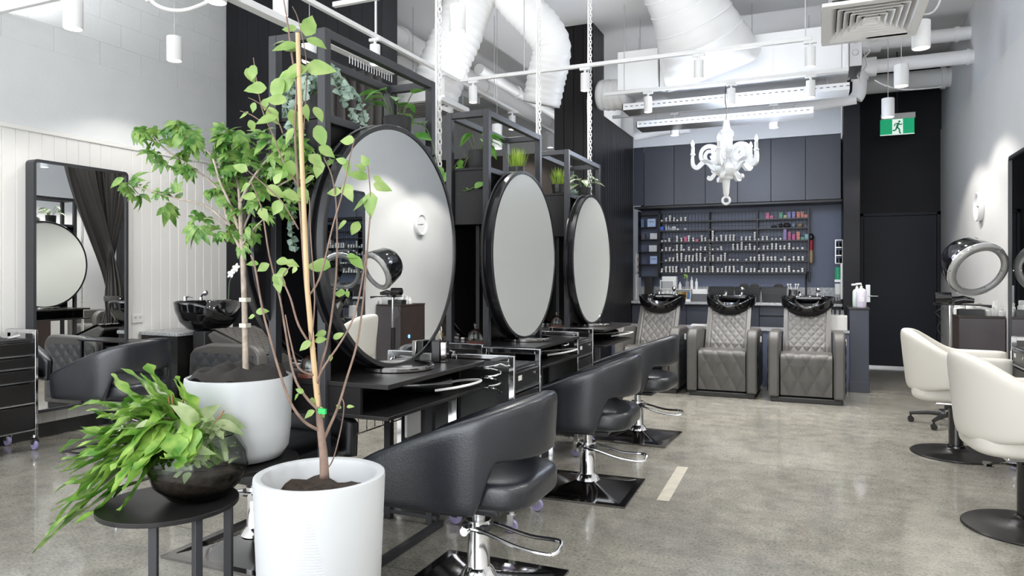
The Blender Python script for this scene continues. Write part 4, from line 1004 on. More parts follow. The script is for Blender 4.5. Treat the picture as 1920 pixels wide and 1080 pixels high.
# fine ribbed triangle relief on the pot
b=MB()
for k in range(46):
    z=.20+k*.0085; half=.50*(1-(k/46.0)); r=.175+(z-.01)*(.0255/.635)+.0007
    a0=-1.05-half;a1=-1.05+half
    b.tube([((r)*math.cos(a),(r)*math.sin(a),z) for a in [lerp(a0,a1,i/14) for i in range(15)]],.0011,4)
b.build('ribbed_relief',M['planter_white'],t)
b=MB()
def soilf(R,z0,amp):
    def fn(u,v):
        a=2*PI*u; r=R*v
        return (r*math.cos(a),r*math.sin(a),z0+amp*(noise.noise(Vector((r*math.cos(a)*14,r*math.sin(a)*14,1.3)))+.6*(1-v)))
    return fn
b.grid(40,16,soilf(.164,.588,.035),cu=True); b.build('soil',M['soil'],t)
T0=2.23
def wp(x,y,dd=0): return at(x,y,T0+dd)-Vector((PX,PY,0))
stems=[([(608,896,.0),(606,850,.0),(600,800,.0),(595,740,.01),(590,690,.02),(580,600,.0),(572,520,.02),(566,430,.01),(558,330,.0),(553,240,-.01),(556,160,-.02),(548,110,0),(540,50,.01),(532,0,.02)],[.020,.017,.0145,.012,.010,.008,.007,.0062,.0055,.005,.0045,.004,.0035,.0025]),
([(600,808,0),(570,790,-.04),(545,755,-.06),(525,700,-.07),(508,640,-.08),(492,580,-.08),(478,500,-.07),(470,478,-.07)],[.007,.006,.0055,.005,.0045,.004,.0035,.003]),
([(604,830,0),(618,800,.05),(635,760,.06),(650,710,.07),(668,650,.08),(678,590,.08),(685,520,.07),(690,450,.06),(695,380,.05),(690,310,.05)],[.007,.0062,.0056,.005,.0046,.004,.0036,.0032,.0028,.002]),
([(598,770,0),(570,740,-.02),(550,700,.0),(535,620,.03),(525,560,.04),(505,480,.05),(490,390,.05),(470,340,.05)],[.006,.0056,.005,.0046,.004,.0036,.003,.002]),
([(596,740,0),(600,690,.03),(612,650,.05),(622,590,.06),(630,520,.06),(632,450,.05),(630,380,.04),(622,330,.04),(607,295,.03)],[.006,.0055,.005,.0046,.0042,.0038,.0034,.003,.002]),
([(594,720,0),(606,690,-.03),(640,640,-.05),(665,590,-.05),(680,520,-.06),(687,470,-.06)],[.005,.0046,.004,.0035,.003,.002]),
([(585,650,0),(560,610,-.03),(545,560,-.05),(530,520,-.05),(545,500,-.06)],[.005,.0045,.004,.003,.002]),
([(592,705,0),(560,690,-.05),(545,640,-.06),(535,590,-.07)],[.0045,.004,.0033,.002]),
([(612,880,.02),(625,860,.05),(640,800,.06),(645,760,.05),(640,745,.05)],[.0035,.003,.0028,.0024,.0015]),
([(575,560,0),(600,520,-.06),(625,420,-.07),(640,370,-.08),(655,300,-.08),(665,260,-.08)],[.0045,.004,.0033,.003,.0025,.002]),
([(560,350,0),(530,300,.04),(515,260,.05),(490,200,.05),(475,108,.05)],[.004,.0035,.003,.0026,.0018]),
([(530,250,.04),(522,230,.05),(500,205,.05),(480,190,.06),(465,183,.05)],[.003,.0028,.0025,.002,.0014]),
([(490,228,.05),(470,215,.05),(450,208,.05)],[.0025,.002,.0013]),
([(566,300,0),(572,200,.02),(575,120,.03),(560,40,.03),(548,12,.03)],[.003,.0026,.0022,.002,.0015]),
([(560,430,0),(530,380,-.03),(500,350,-.04),(462,318,-.05)],[.0035,.003,.0025,.0016]),
([(578,600,0),(583,640,-.04),(590,560,-.06),(583,450,-.06),(580,370,-.05)],[.003,.003,.0026,.0022,.0016])]
b=MB()
for pts,rs in stems:
    C=curve([wp(*p) for p in pts],4); R=[lerp(rs[min(int(i/4),len(rs)-1)],rs[min(int(i/4)+1,len(rs)-1)],(i%4)/4) for i in range(len(C))]
    b.tube(C,[q*.78 for q in R],7)
b.build('stem',M['bark'],t,smooth=180)
b=MB(); b.tube([wp(606,860,.015),wp(592,720,.0),wp(576,540,-.02),wp(566,300,-.03),wp(558,62,-.03)],[.0085,.0085,.008,.0075,.007],10); b.build('stake',M['bamboo'],t)
b=MB()
# (x, y, length px, direction deg in picture, depth)
LV=[(573,68,45,-75,0),(556,55,32,190,.02),(535,78,30,178,.02),(575,72,40,20,-.01),(560,95,42,200,.02),(560,85,48,170,.0),(577,130,52,170,-.02),(548,130,52,120,.01),(525,145,48,100,.02),(573,125,55,5,.0),(478,122,30,110,.04),(462,128,30,60,.05),(500,165,40,175,.03),(538,190,42,190,.0),(497,185,22,95,.05),(478,192,20,110,.05),(504,200,36,70,.05),(466,210,22,150,.05),(468,225,22,70,.05),(520,220,40,170,.02),(545,205,38,75,-.02),(552,240,34,120,.0),(590,200,34,60,.04),(594,235,42,70,.03),(580,290,36,40,.03),(545,300,40,100,0),(575,195,30,95,.0),
(690,312,26,-120,.05),(700,345,36,15,.05),(690,335,38,195,.05),(696,360,48,95,.05),(690,372,40,150,.05),(686,320,24,-150,.05),(735,348,4,0,.05),(700,330,26,40,.05),(650,415,26,150,.05),(645,345,36,60,.04),(640,360,30,180,.04),(672,415,30,120,-.05),(620,500,52,185,.05),(655,480,36,40,.06),(650,480,20,0,.06),(625,635,22,-30,.06),(612,622,22,160,.06),(648,550,26,180,.06),(650,545,14,80,.06),
(505,495,26,150,.04),(518,490,30,5,.04),(535,490,26,15,.04),(512,515,32,40,.04),(520,520,30,80,.04),(485,495,22,180,.0),(540,505,24,150,-.04),(556,500,14,120,-.05),(480,585,22,-10,-.07),(478,592,14,160,-.07),(583,640,26,145,-.02),(590,640,22,-15,.0),(585,745,18,80,0),(570,735,16,200,-.03),(560,738,14,130,-.03),(590,770,22,150,-.01),(595,765,18,30,0),(600,768,18,60,0),(640,765,14,200,.06),(650,763,14,-10,.05),(620,665,14,95,.06),
(470,345,28,150,.05),(488,390,30,60,.05),(480,370,30,190,.05),(500,350,36,30,-.03),(530,360,34,20,-.03),(528,375,32,120,-.03),(465,320,28,200,-.05),(515,345,26,-60,-.04),(560,350,34,60,0),(540,330,30,200,0),(600,300,34,100,.03),(598,275,34,30,.03),(590,330,30,150,.03),(665,265,30,190,-.08),(655,300,32,110,-.08),(650,305,20,200,-.08)]
for x,y,l,deg,dd in LV:
    if l<8: continue
    a=math.radians(deg); k=T0/FPX
    d=Vector((math.cos(a)*CY,math.cos(a)*SY,-math.sin(a)))+Vector((-SY,CY,0))*rnd.uniform(-.35,.35)
    up=Vector((SY,-CY,.55))+rv(.45)
    p=wp(x,y,dd)
    leaf(b,p,d,up,l*k*1.05,l*k*.66,'ovate',rnd.uniform(.05,.3),rnd.uniform(.1,.35),.10)
b.build('foliage',M['leaf_birch'],t,smooth=180)
b=MB(); b.tf=Matrix.Translation(wp(604,771,-.02)); b.box(-.012,-.004,-.008,.014,.004,.008); b.build('plant_tie',colour('tie_green',(.03,.5,.12)),t)
# ---- bowl planter with a lobed-leaf tree on the rear side table
BX,BY,BZ=-2.085,2.145,.56
T1=2.80
t=thing('bowl_planter','white rounded planter with a lobed-leaf tree on the rear black side table','planter',(BX,BY,BZ))
b=MB(); b.lathe([(0,0),(.12,0),(.16,.012),(.185,.05),(.193,.12),(.2,.31),(.1985,.322),(.192,.325),(.184,.32),(.182,.29),(0,.28)],80); b.build('pot',M['planter_white'],t,smooth=50)
b=MB()
for k in range(30):
    z=.07+k*.0075; half=.42*(1-(k/30.0)); r=.19+(z-.1)*.04+.0006
    b.tube([(r*math.cos(a),r*math.sin(a),z) for a in [lerp(-1.25-half,-1.25+half,i/12) for i in range(13)]],.0011,4)
b.build('ribbed_relief',M['planter_white'],t)
b=MB()
def clothf(u,v):
    a=2*PI*u; r=.183*(1-v*.78)
    z=.322+.035*math.sin(v*PI*1.1)+.022*noise.noise(Vector((math.cos(a)*2.2,math.sin(a)*2.2,v*3)))+.028*noise.noise(Vector((math.cos(a)*1.1+4,math.sin(a)*1.1,v*1.5)))*math.sin(PI*min(1,v*1.2))
    r+=.012*math.sin(v*PI)*math.sin(3*a+1)
    return (r*math.cos(a),r*math.sin(a),z)
b.grid(72,20,clothf,cu=True); b.build('pot_liner',M['cloth_black'],t,smooth=180)
def wq(x,y,dd=0): return at(x,y,T1+dd)-Vector((BX,BY,BZ))
br=[([(461,706,0),(460,640,0),(458,560,.0),(455,480,0),(452,430,0),(450,380,0)],[.0125,.0115,.011,.010,.009,.008]),
([(452,470,0),(430,420,.02),(415,370,.03),(400,345,.04),(375,325,.05),(340,300,.06),(310,280,.06),(288,255,.06)],[.007,.0065,.006,.005,.0045,.004,.0035,.0025]),
([(432,425,.02),(400,395,.03),(370,380,.04),(330,372,.05),(290,360,.06),(255,350,.06),(240,345,.06)],[.0045,.004,.0036,.003,.0028,.0024,.0016]),
([(447,430,0),(430,380,-.02),(412,340,-.03),(400,300,-.03),(385,280,-.03),(350,255,-.02)],[.006,.005,.0045,.004,.003,.002]),
([(450,390,0),(445,340,.02),(428,300,.03),(424,260,.03),(420,245,.03)],[.006,.005,.004,.0035,.002]),
([(450,380,0),(470,340,-.03),(500,300,-.03),(530,270,-.02),(555,255,-.02)],[.006,.005,.004,.003,.002]),
([(452,440,0),(480,380,.04),(520,350,.05),(560,330,.05),(600,320,.05)],[.005,.0045,.004,.003,.002]),
([(455,480,0),(440,440,.05),(400,412,.06),(380,410,.06)],[.003,.0026,.0022,.0016]),
([(454,460,0),(475,430,-.04),(495,410,-.04)],[.004,.003,.002])]
b=MB()
for pts,rs in br:
    C=curve([wq(*p) for p in pts],4); R=[lerp(rs[min(int(i/4),len(rs)-1)],rs[min(int(i/4)+1,len(rs)-1)],(i%4)/4) for i in range(len(C))]
    b.tube(C,R,8)
b.build('branch',M['bark_pale'],t,smooth=180)
b=MB()
for y in(562,610): b.tf=Matrix.Translation(wq(459,y,0)); b.box(-.016,-.014,-.008,.018,.014,.008)
b.tf=None; b.build('plant_tie',colour('tie_clear',(.6,.58,.5)),t)
b=MB()
def cluster(x,y,n,spread,sz,dd=0,down=0,lob=.62):
    k=T1/FPX
    c=wq(x,y,dd)
    for i in range(int(n*1.5+.5)):
        a=rnd.uniform(0,2*PI)
        d=Vector((math.cos(a)*CY,math.cos(a)*SY,math.sin(a)*.7-down-.15))+Vector((-SY,CY,0))*rnd.uniform(-.7,.7)
        p=c+rv(spread*k)
        up=Vector((SY*.6,-CY*.6,.8))+rv(.5)
        s=sz*k*rnd.uniform(.65,1.25)
        if rnd.random()<lob: lobed(b,p,d,up,s,rnd.uniform(.1,.45))
        else: leaf(b,p,d,up,s,s*.5,'ovate',.25,.2)
for x,y,n,sp,sz,dd,dn in [(285,250,5,16,34,.06,.1),(262,240,3,8,34,.06,0),(300,290,3,14,30,.06,.5),(325,235,4,14,34,.06,0),(345,230,5,16,32,0,0),(355,255,7,22,32,-.02,.1),(340,285,5,18,28,.05,.3),(350,310,3,14,24,.05,.3),(320,305,2,8,28,.05,.6),(355,318,3,8,26,.03,.6),
(235,340,3,8,32,.06,0),(250,355,4,12,26,.06,.4),(270,345,3,10,20,.06,0),(295,360,3,10,20,.06,.2),(312,382,2,6,40,.05,.9),(330,368,2,8,34,.05,.3),(376,405,3,10,28,.06,.2),(372,425,2,5,46,.06,1.1),(360,400,2,8,20,.06,0),
(395,300,6,20,24,0,.1),(410,270,6,18,28,0,0),(425,250,5,16,34,.03,0),(435,270,6,18,34,.02,.4),(440,310,7,20,30,0,.2),(415,335,6,20,26,.02,.2),(400,360,4,16,24,.03,.2),(430,365,5,18,26,0,.2),(455,300,6,22,34,-.02,.2),(470,270,5,18,32,-.02,0),(485,305,6,22,28,0,.2),(475,345,6,22,28,.02,.2),(460,390,4,16,24,0,.2),(440,400,3,12,22,0,.2),(490,385,3,12,26,-.03,.3),(432,430,4,14,24,.02,.1),(415,440,3,10,24,.02,.2),(440,450,3,12,24,.0,.2),(465,430,4,14,24,-.03,.2),(500,325,6,20,30,0,.1),(525,300,6,22,34,-.02,.1),(520,350,6,22,28,.05,.2),(545,265,5,18,32,-.02,0),(555,330,6,22,30,.05,.2),(590,320,5,18,30,.05,.2),(610,290,4,16,30,.05,.1),(570,290,5,20,30,.02,.1),(510,400,4,16,28,-.03,.3),(550,375,4,16,24,.03,.2),(505,255,4,14,30,-.02,0)]:
    cluster(x,y,n,sp,sz,dd,dn)
b.build('foliage',M['leaf_dark'],t,smooth=180)
# ---- nested black side tables
def side_table(label,x,y,h,r,angs):
    t=thing('side_table',label,'side table',(x,y,0))
    b=MB(); b.cyl((0,0,h-.016),r,0,.016,72); b.build('table_top',M['black_satin'],t,bevel=.002)
    for k in angs:
        a=math.radians(k); b=MB(); b.tf=Matrix.Rotation(a,4,'Z'); b.box(r-.050,-.013,0,r-.024,.013,h-.0165); b.build('leg',M['black_metal'],t,bevel=.002)
    b=MB(); b.tube([((r-.037)*math.cos(a),(r-.037)*math.sin(a),.013) for a in [k*2*PI/48 for k in range(48)]],.008,6,closed=True); b.build('foot_ring',M['black_metal'],t)
    return t
F1=(-2.055,1.79)
side_table('low round black side table carrying the glass bowl fern, front of the pair',F1[0],F1[1],.50,.225,(305,345,40))
side_table('round black side table carrying the white bowl planter, rear of the pair',BX+.01,BY,.559,.215,(255,300,20))
# ---- glass bowl fern
t=thing('glass_bowl_fern','clear glass bowl of soil with a trailing wavy fern on the front side table','fern',(-1.995,1.86,.5005))
bowlp=[(0,0),(.06,.0),(.10,.012),(.145,.055),(.165,.11),(.160,.16),(.135,.205),(.120,.222)]
b=MB(); b.lathe(bowlp,64); b.tube([(.120*math.cos(a),.120*math.sin(a),.222) for a in [k*2*PI/48 for k in range(48)]],.003,6,closed=True); b.build('glass_bowl',M['thin_glass'],t,smooth=180)
b=MB(); b.lathe([(0,.006),(.055,.006),(.095,.018),(.138,.058),(.150,.085),(.11,.095),(0,.10)],48); b.build('soil',M['soil'],t,smooth=180)
k2=2.5/FPX
def wf(x,y,dd=0): return at(x,y,2.47+dd)-Vector((-1.995,1.86,.5005))
b=MB(); cA=Vector((0,0,.10))
ends=[(60,1040,-.10),(72,1030,0),(95,960,.05),(130,890,.0),(100,880,-.05),(150,850,.1),(128,770,.1),(150,800,.0),(185,760,.1),(210,700,.15),(225,690,.1),(262,700,.0),(280,720,.1),(325,710,.0),(190,990,-.15),(170,960,-.12),(230,920,-.15),(120,940,-.08),(90,985,-.05),(160,900,-.1),(140,840,-.1),(200,870,-.16),(240,860,-.18),(110,850,.08),(170,800,.05),(205,785,-.1),(225,820,-.15),(260,880,-.2),(180,830,.0),(240,760,-.05),(290,770,.12),(120,905,.05),(150,930,.05),(195,930,-.05),(130,860,-.12),(160,770,.15),(300,860,-.22),(330,880,-.2),(345,870,-.2),(215,840,.12),(100,925,.12),(135,985,-.12)]
ends+=[(x+rnd.uniform(-22,22),y+rnd.uniform(-22,22),dd+rnd.uniform(-.06,.06)) for x,y,dd in ends if 690<y<980 and rnd.random()<.55]
for x,y,dd in ends:
    e=wf(x,y,dd); s=cA+Vector((rnd.uniform(-.06,.05),rnd.uniform(-.07,.07),rnd.uniform(0,.06)))
    mid=s.lerp(e,.45)+Vector((0,0,rnd.uniform(.05,.14) if y>740 else .03))
    m2=s.lerp(e,.78)+Vector((0,0,rnd.uniform(.0,.06) if y>740 else .02))+rv(.02)
    strap(b,[s,mid,m2,e],rnd.uniform(.042,.068),rnd.uniform(.22,.36))
b.build('trailing_fronds',M['leaf_fern'],t,smooth=180)
b=MB()
for i in range(74):
    x=rnd.uniform(200,425);y=rnd.uniform(765,860); s=cA+Vector((rnd.uniform(-.06,.08),rnd.uniform(-.08,.08),.02)); e=wf(x,y,rnd.uniform(-.12,.12))
    m=s.lerp(e,.5)+Vector((0,0,.06))+rv(.02)
    if i%3==0: strap(b,[s,m,e],rnd.uniform(.025,.04),.25)
    else: leaf(b,m,(e-m),Vector((SY,-CY,.6))+rv(.6),rnd.uniform(.07,.12),rnd.uniform(.04,.06),'ovate',.35,.3)
for i in range(16):
    a=rnd.uniform(0,2*PI); r=rnd.uniform(.05,.12); p=Vector((r*math.cos(a),r*math.sin(a),rnd.uniform(.10,.17)))
    leaf(b,p,Vector((math.cos(a),math.sin(a),rnd.uniform(-.4,.6)))+rv(.5),(0,0,1),.05,.028,'ovate',.3,.2)
b.build('pale_leaves',M['leaf_pale'],t,smooth=180)
b=MB()
for x0,y0,x1,y1 in [(312,850,355,785),(325,810,322,740),(318,800,316,745),(395,800,420,770),(330,765,350,740),(330,860,345,790)]:
    b.tube([wf(x0,y0,-.02),wf((x0+x1)/2+2,(y0+y1)/2,0),wf(x1,y1,.0)],.003,6)
b.build('stalk',colour('stalk_brown',(.35,.16,.07),.6),t)
# ---- small plants on the station shelves
SHZ=1.9305
def pot(t,r,h,m='black_matte',rimmed=False):
    b=MB(); b.lathe([(0,0),(r*.86,0),(r*.92,.006),(r,h-.004),(r*.98,h),(r*.92,h),(r*.9,h*.85),(0,h*.82)],36)
    if rimmed: b.lathe([(r*1.0,h-.03),(r*1.07,h-.03),(r*1.07,h),(r*.95,h)],36)
    b.build('pot',M[m],t,smooth=50)
def pothos(label,loc,r,h,seed,vines,m='leaf_pothos',L=.10):
    rs=random.Random(seed); t=thing('potted_pothos',label,'plant',loc)
    pot(t,r,h); b=MB(); s_=MB()
    for i in range(10):
        a=rs.uniform(0,2*PI); e=Vector((.9*r*math.cos(a)*1.3,.9*r*math.sin(a)*1.3,h+rs.uniform(.03,.13)))
        s=Vector((r*.4*math.cos(a),r*.4*math.sin(a),h*.85)); s_.tube(curve([s,s.lerp(e,.5)+Vector((0,0,.02)),e],4),.0025,5)
        d=Vector((math.cos(a)+rs.uniform(-.4,.4),math.sin(a)+rs.uniform(-.4,.4),rs.uniform(-.5,.25)))
        l=L*rs.uniform(.7,1.15); leaf(b,e,d,(0,0,1),l,l*.62,'heart',.35,.2)
    for pts in vines:
        C=curve([Vector(p) for p in pts],5); s_.tube(C,.0028,5)
        for i in range(4,len(C),4):
            d=Vector((rs.uniform(-1,1),rs.uniform(-1,1),rs.uniform(-.8,.3))); l=L*rs.uniform(.6,.95)
            leaf(b,C[i],d,Vector((SY,-CY,.8)),l,l*.65,'heart',.3,.2)
        leaf(b,C[-1],(C[-1]-C[-3]),Vector((SY,-CY,.8)),L*.8,L*.5,'heart',.3,.2)
    s_.build('stem',colour('vine',(.10,.16,.05),.5),t); b.build('foliage',M[m],t,smooth=180)
    return t
pothos('trailing green pothos in a black pot on the top shelf of the nearest station',(-1.935,3.05,SHZ),.070,.135,3,[[(.05,.04,.12),(.10,.10,.10),(.13,.13,.0),(.15,.14,-.10)]],L=.115)
pothos('trailing pothos hanging to the left in a black pot on the middle station shelf',(-1.96,4.02,SHZ),.066,.125,8,[[(-.04,-.03,.11),(-.13,-.04,.05),(-.17,-.05,-.08),(-.13,-.06,-.20),(-.05,-.09,-.16)],[(-.05,0,.1),(-.16,0,.02),(-.21,-.02,-.02)],[(-.04,-.04,.1),(-.10,-.08,-.08),(-.03,-.14,-.14),(.05,-.15,-.12)]],L=.105)
pothos('variegated arrowhead plant in a black pot on the farthest station shelf',(-1.90,6.02,SHZ),.062,.115,15,[],'leaf_varieg',.12)
def grass(label,loc,seed):
    rs=random.Random(seed); t=thing('potted_grass',label,'plant',loc); pot(t,.050,.085,'black_plastic',True); b=MB()
    for i in range(110):
        a=rs.uniform(0,2*PI); r=rs.uniform(0,.04); s=Vector((r*math.cos(a),r*math.sin(a),.07)); d=Vector((math.cos(a)*r*11,math.sin(a)*r*11,1))+Vector((rs.uniform(-.15,.15),rs.uniform(-.15,.15),0))
        leaf(b,s,d,(math.cos(a),math.sin(a),.2),rs.uniform(.10,.165),.006,'blade',-.05 if r<.02 else .12,.2)
    b.build('blades',M['leaf_grass'],t,smooth=180); return t
grass('small tuft of artificial grass in a black pot on the middle station shelf',(-1.90,4.50,SHZ),4)
grass('small tuft of artificial grass in a black pot on the farthest station shelf',(-1.955,5.50,SHZ),5)
t=thing('succulent','small pale rosette succulent between the pots on the farthest station shelf','plant',(-1.925,5.83,SHZ)); pot(t,.035,.035)
b=MB()
for i in range(26):
    a=i*2.4; e=.25+.9*(i/26); d=Vector((math.cos(a)*e,math.sin(a)*e,1.1-e)); leaf(b,(0,0,.03),d,(0,0,1),.055,.025,'ovate',-.2,.2)
b.build('rosette',M['leaf_euca'],t,smooth=180)
t=thing('eucalyptus_plant','silver green eucalyptus garland trailing from the nearest station top shelf','plant',(-1.97,2.45,SHZ)); pot(t,.06,.10)
b=MB(); s_=MB()
for i,pts in enumerate([[(0,0,.09),(-.02,-.02,.20),(-.06,-.05,.17),(-.09,-.07,.05),(-.10,-.08,-.10)],[(0,0,.09),(.02,0,.20),(.06,.02,.22),(.10,.05,.12),(.135,.10,.0),(.14,.12,-.12)],[(0,0,.09),(-.04,0,.18),(-.12,-.02,.14),(-.14,-.03,.02)],[(0,0,.09),(.0,-.03,.17),(.03,-.10,.12),(.03,-.12,-.05),(.02,-.12,-.30)],[(0,0,.09),(.05,-.02,.22),(.11,0,.20),(.16,.03,.10)],[(0,0,.09),(-.03,-.05,.12),(-.03,-.11,-.05),(-.02,-.12,-.35),(-.01,-.12,-.55)],[(0,0,.09),(.03,.03,.21),(.05,.09,.21),(.12,.16,.10),(.13,.2,-.04)]]):
    C=curve([Vector(p) for p in pts],9); s_.tube(C,.002,5)
    for q in range(4,len(C)):
        for s in(-1,1):
            d=Vector((rnd.uniform(-1,1),rnd.uniform(-1,1),rnd.uniform(-.5,.5))); leaf(b,C[q],d,Vector((SY,-CY,.3))+rv(.6),.030,.030,'heart',.1,.15)
s_.build('stem',colour('vine',(.10,.16,.05),.5),t); b.build('foliage',M['leaf_euca'],t,smooth=180)
# ================================================================ ceiling services
def lamp_head(t,r,h,top_open=False):
    b=MB(); b.lathe([(0,h),(r*.98,h),(r,h-.004),(r,.004),(r*.985,0),(r*.90,0),(r*.88,.012),(0,.012)],36); b.build('lamp_body',M['white_metal'],t,smooth=50)
    b=MB(); b.lathe([(0,.010),(r*.88,.010)],32); b.build('lens',M['lens'],t)
def spot(loc,power,size,blend=.35,col=(1,.96,.90),rad=.04,parent=None):
    l=bpy.data.lights.new('spot_light','SPOT'); l.energy=power; l.spot_size=math.radians(size); l.spot_blend=blend; l.color=col; l.shadow_soft_size=rad
    o=bpy.data.objects.new('spot_light',l); COL.objects.link(o); o.location=loc
    if parent: o.parent=parent
    return o
def pendant(label,loc,r=.0625,h=.20,power=60,size=118):
    t=thing('pendant_lamp',label,'lamp',loc,0,'white cylinder pendant lamps')
    lamp_head(t,r,h)
    b=MB(); b.cyl((0,0,h),.003,0,ZC-loc[2]-h,6); b.build('cord',M['steel'],t)
    b=MB(); b.cyl((0,0,ZC-loc[2]-.025),.04,0,.025,16); b.build('ceiling_rose',M['white_metal'],t)
    spot((0,0,-.005),power,size,.30,parent=t)
    return t
PD=4.95
def pend_at(px,yb,d,label,**k):
    p=at(px,yb,d); pendant(label,(p.x,p.y,p.z),**k)
pend_at(137,54,4.9,'white cylinder pendant at the upper left before the grey blockwork',power=22)
pend_at(327,114,6.0,'white cylinder pendant left of the black pier, right of the upper left one',power=22)
pend_at(526,29,6.0,'white cylinder pendant before the black pier, above the birch leaves',power=22)
pend_at(407,5,4.75,'white cylinder pendant cut by the top edge beside the white loop cable',power=22)
pend_at(580,117,6.1,'white cylinder pendant seen through the nearest station frame',power=22)
pend_at(858,59,5.5,'white cylinder pendant before the flexible ducts',power=90)
pend_at(932,279,7.6,'white cylinder pendant seen through the middle station frame',r=.055,h=.26,power=58)
pend_at(1727,91,5.25,'white cylinder pendant by the right wall, nearest under the ceiling diffuser',power=58)
pend_at(1690,162,6.68,'white cylinder pendant by the right wall, between the pipes and the exit sign',power=58)
pend_at(1665,220,7.6,'white cylinder pendant just left of the exit sign',power=58)
for i,y in enumerate((3.9,2.3,.8)):   # unseen pendants added in line with the row, to light the wall
    pendant('added white cylinder pendant by the right wall, %s'%('first out of frame','second out of frame','third out of frame toward the shop front')[i],(.69,y,2.95),power=58)
# tracks (3.2 m above the floor)
TZ=3.20
def track(label,p0,p1,rods=(),up=0):
    p0=Vector(p0);p1=Vector(p1); c=(p0+p1)/2
    t=thing('lighting_track',label,'track',c,0,'white lighting tracks')
    b=MB(); d=(p1-p0)/2
    if abs(d.x)>abs(d.y): b.box(-abs(d.x),-.018,0,abs(d.x),.018,.034)
    else: b.box(-.018,-abs(d.y),0,.018,abs(d.y),.034)
    b.build('rail',M['white_metal'],t,bevel=.003)
    if up:      # upward light added to brighten the ceiling, not part of the track
        l=bpy.data.lights.new('added_uplight','AREA'); l.shape='RECTANGLE'; l.size=2*max(abs(d.x),abs(d.y)); l.size_y=.03; l.energy=up; l.color=(.96,.98,1)
        lo=bpy.data.objects.new('added_uplight',l); COL.objects.link(lo); lo.parent=t; lo.location=(0,0,.037); lo.rotation_euler=(PI,0,0 if abs(d.x)>abs(d.y) else PI/2)
    for q in rods:
        r=Vector(q)-c; b=MB(); b.cyl((r.x,r.y,.034),.005,0,ZC-TZ-.034,8); b.build('suspension_rod',M['steel'],t)
    return t
track('white lighting track running toward the back over the stations',(-3.31,2.2,TZ),(-3.31,10.4,TZ),[(-3.31,3.0,TZ),(-3.31,4.9,TZ),(-3.31,7.2,TZ),(-3.31,9.4,TZ)],up=14)
track('white lighting track crossing the room before the large duct',(-3.28,6.34,TZ),(-.05,6.34,TZ),[(-2.6,6.34,TZ),(-.10,6.34,TZ)],up=2.5)
track('white lighting track crossing below the white plenum box',(-2.12,7.44,TZ),(.26,7.44,TZ),[(-1.9,7.44,TZ),(.2,7.44,TZ)],up=1)
track('white lighting track crossing behind the chandelier',(-2.33,8.55,TZ),(-.02,8.55,TZ),[(-2.0,8.55,TZ),(-.1,8.55,TZ)],up=4)
track('added white lighting track by the shop front, out of frame above the cream chairs',(-3.2,4.2,TZ),(1.2,4.2,TZ),[(-2.6,4.2,TZ),(.9,4.2,TZ)],up=45)  # unseen track added for its upward light on the ceiling
track('white lighting track at the upper left by the blockwork wall',(-5.6,3.36,TZ+.02),(-4.93,3.36,TZ+.02),[(-5.3,3.36,TZ)],up=14)
def track_spot(label,x,y,power=65,h=.16,r=.042,size=100):
    t=thing('track_spotlight',label,'lamp',(x,y,TZ-.055-h),0,'white track spotlights')
    lamp_head(t,r,h)
    b=MB(); b.cyl((0,0,h),.012,0,.035,12); b.box(-.05,-.017,h+.030,.05,.017,h+.0545); b.build('track_adapter',M['white_metal'],t,bevel=.003)
    spot((0,0,-.005),power,size,.5,parent=t); return t
def onx(px,y): return onY(px,y)
track_spot('white track spotlight over the nearest station frame',-3.31,4.88)
track_spot('white track spotlight by the flexible duct on the long track',-3.31,5.98)
track_spot('white track spotlight at the left end of the crossing track before the ducts',onx(887,6.34),6.34)
track_spot('white track spotlight before the black column',onx(1097,6.34),6.34)
track_spot('white track spotlight under the large round duct',onx(1310,6.34),6.34)
track_spot('white track spotlight at the right end of the crossing track, upper of the two',onx(1519,6.34),6.34)
track_spot('white track spotlight at the right end of the middle track, lower of the two',onx(1520,7.44),7.44)
track_spot('white track spotlight at the left of the middle track below the plenum',onx(1215,7.44),7.44)
track_spot('white track spotlight above the chandelier',onx(1371,7.44),7.44)
track_spot('white track spotlight left of the chandelier on the rear track',onx(1265,8.55),8.55,h=.21,r=.05)
track_spot('white track spotlight right of the chandelier on the rear track',onx(1451,8.55),8.55,h=.21,r=.05)
track_spot('white track spotlight far along the long track, seen beside the middle frame',-3.31,7.7)
track_spot('white track spotlight farthest along the long track',-3.31,9.0)
# white box plenum and large round duct
t=thing('air_plenum','long white ceiling air handling box above the crossing tracks','duct',(-.85,7.95,3.27))
b=MB(); b.box(-1.17,-.33,.02,-.73,.40,.44); b.build('side_box',M['white_paint'],t,bevel=.004)
b=MB(); b.box(-.72,-.28,.0,1.12,.45,.46); b.build('box_body',M['white_paint'],t,bevel=.004)
b=MB()
for x in(.42,.80,1.02): b.box(x-.0025,-.283,.0,x+.0025,-.279,.46)
b.box(1.085,-.30,-.01,1.11,-.28,.48); b.build('seam',M['white_metal'],t)
b=MB(); b.box(1.125,-.22,.05,1.24,.3,.40); b.cyl((1.18,-.22,.30),.03,-.02,.0,12,'y'); b.cyl((1.18,-.22,.18),.03,-.02,.0,12,'y'); b.build('control_panel',M['steel'],t,bevel=.004)
for x in(-1.0,.2,1.0):
    b=MB(); b.cyl((x,0,.45),.006,0,ZC-3.27-.45,6); b.build('hanger_rod',M['steel'],t)
t=thing('round_duct','large white spiral duct rising from the air handling box to the ceiling','duct',(-1.0,7.62,3.27))
b=MB()
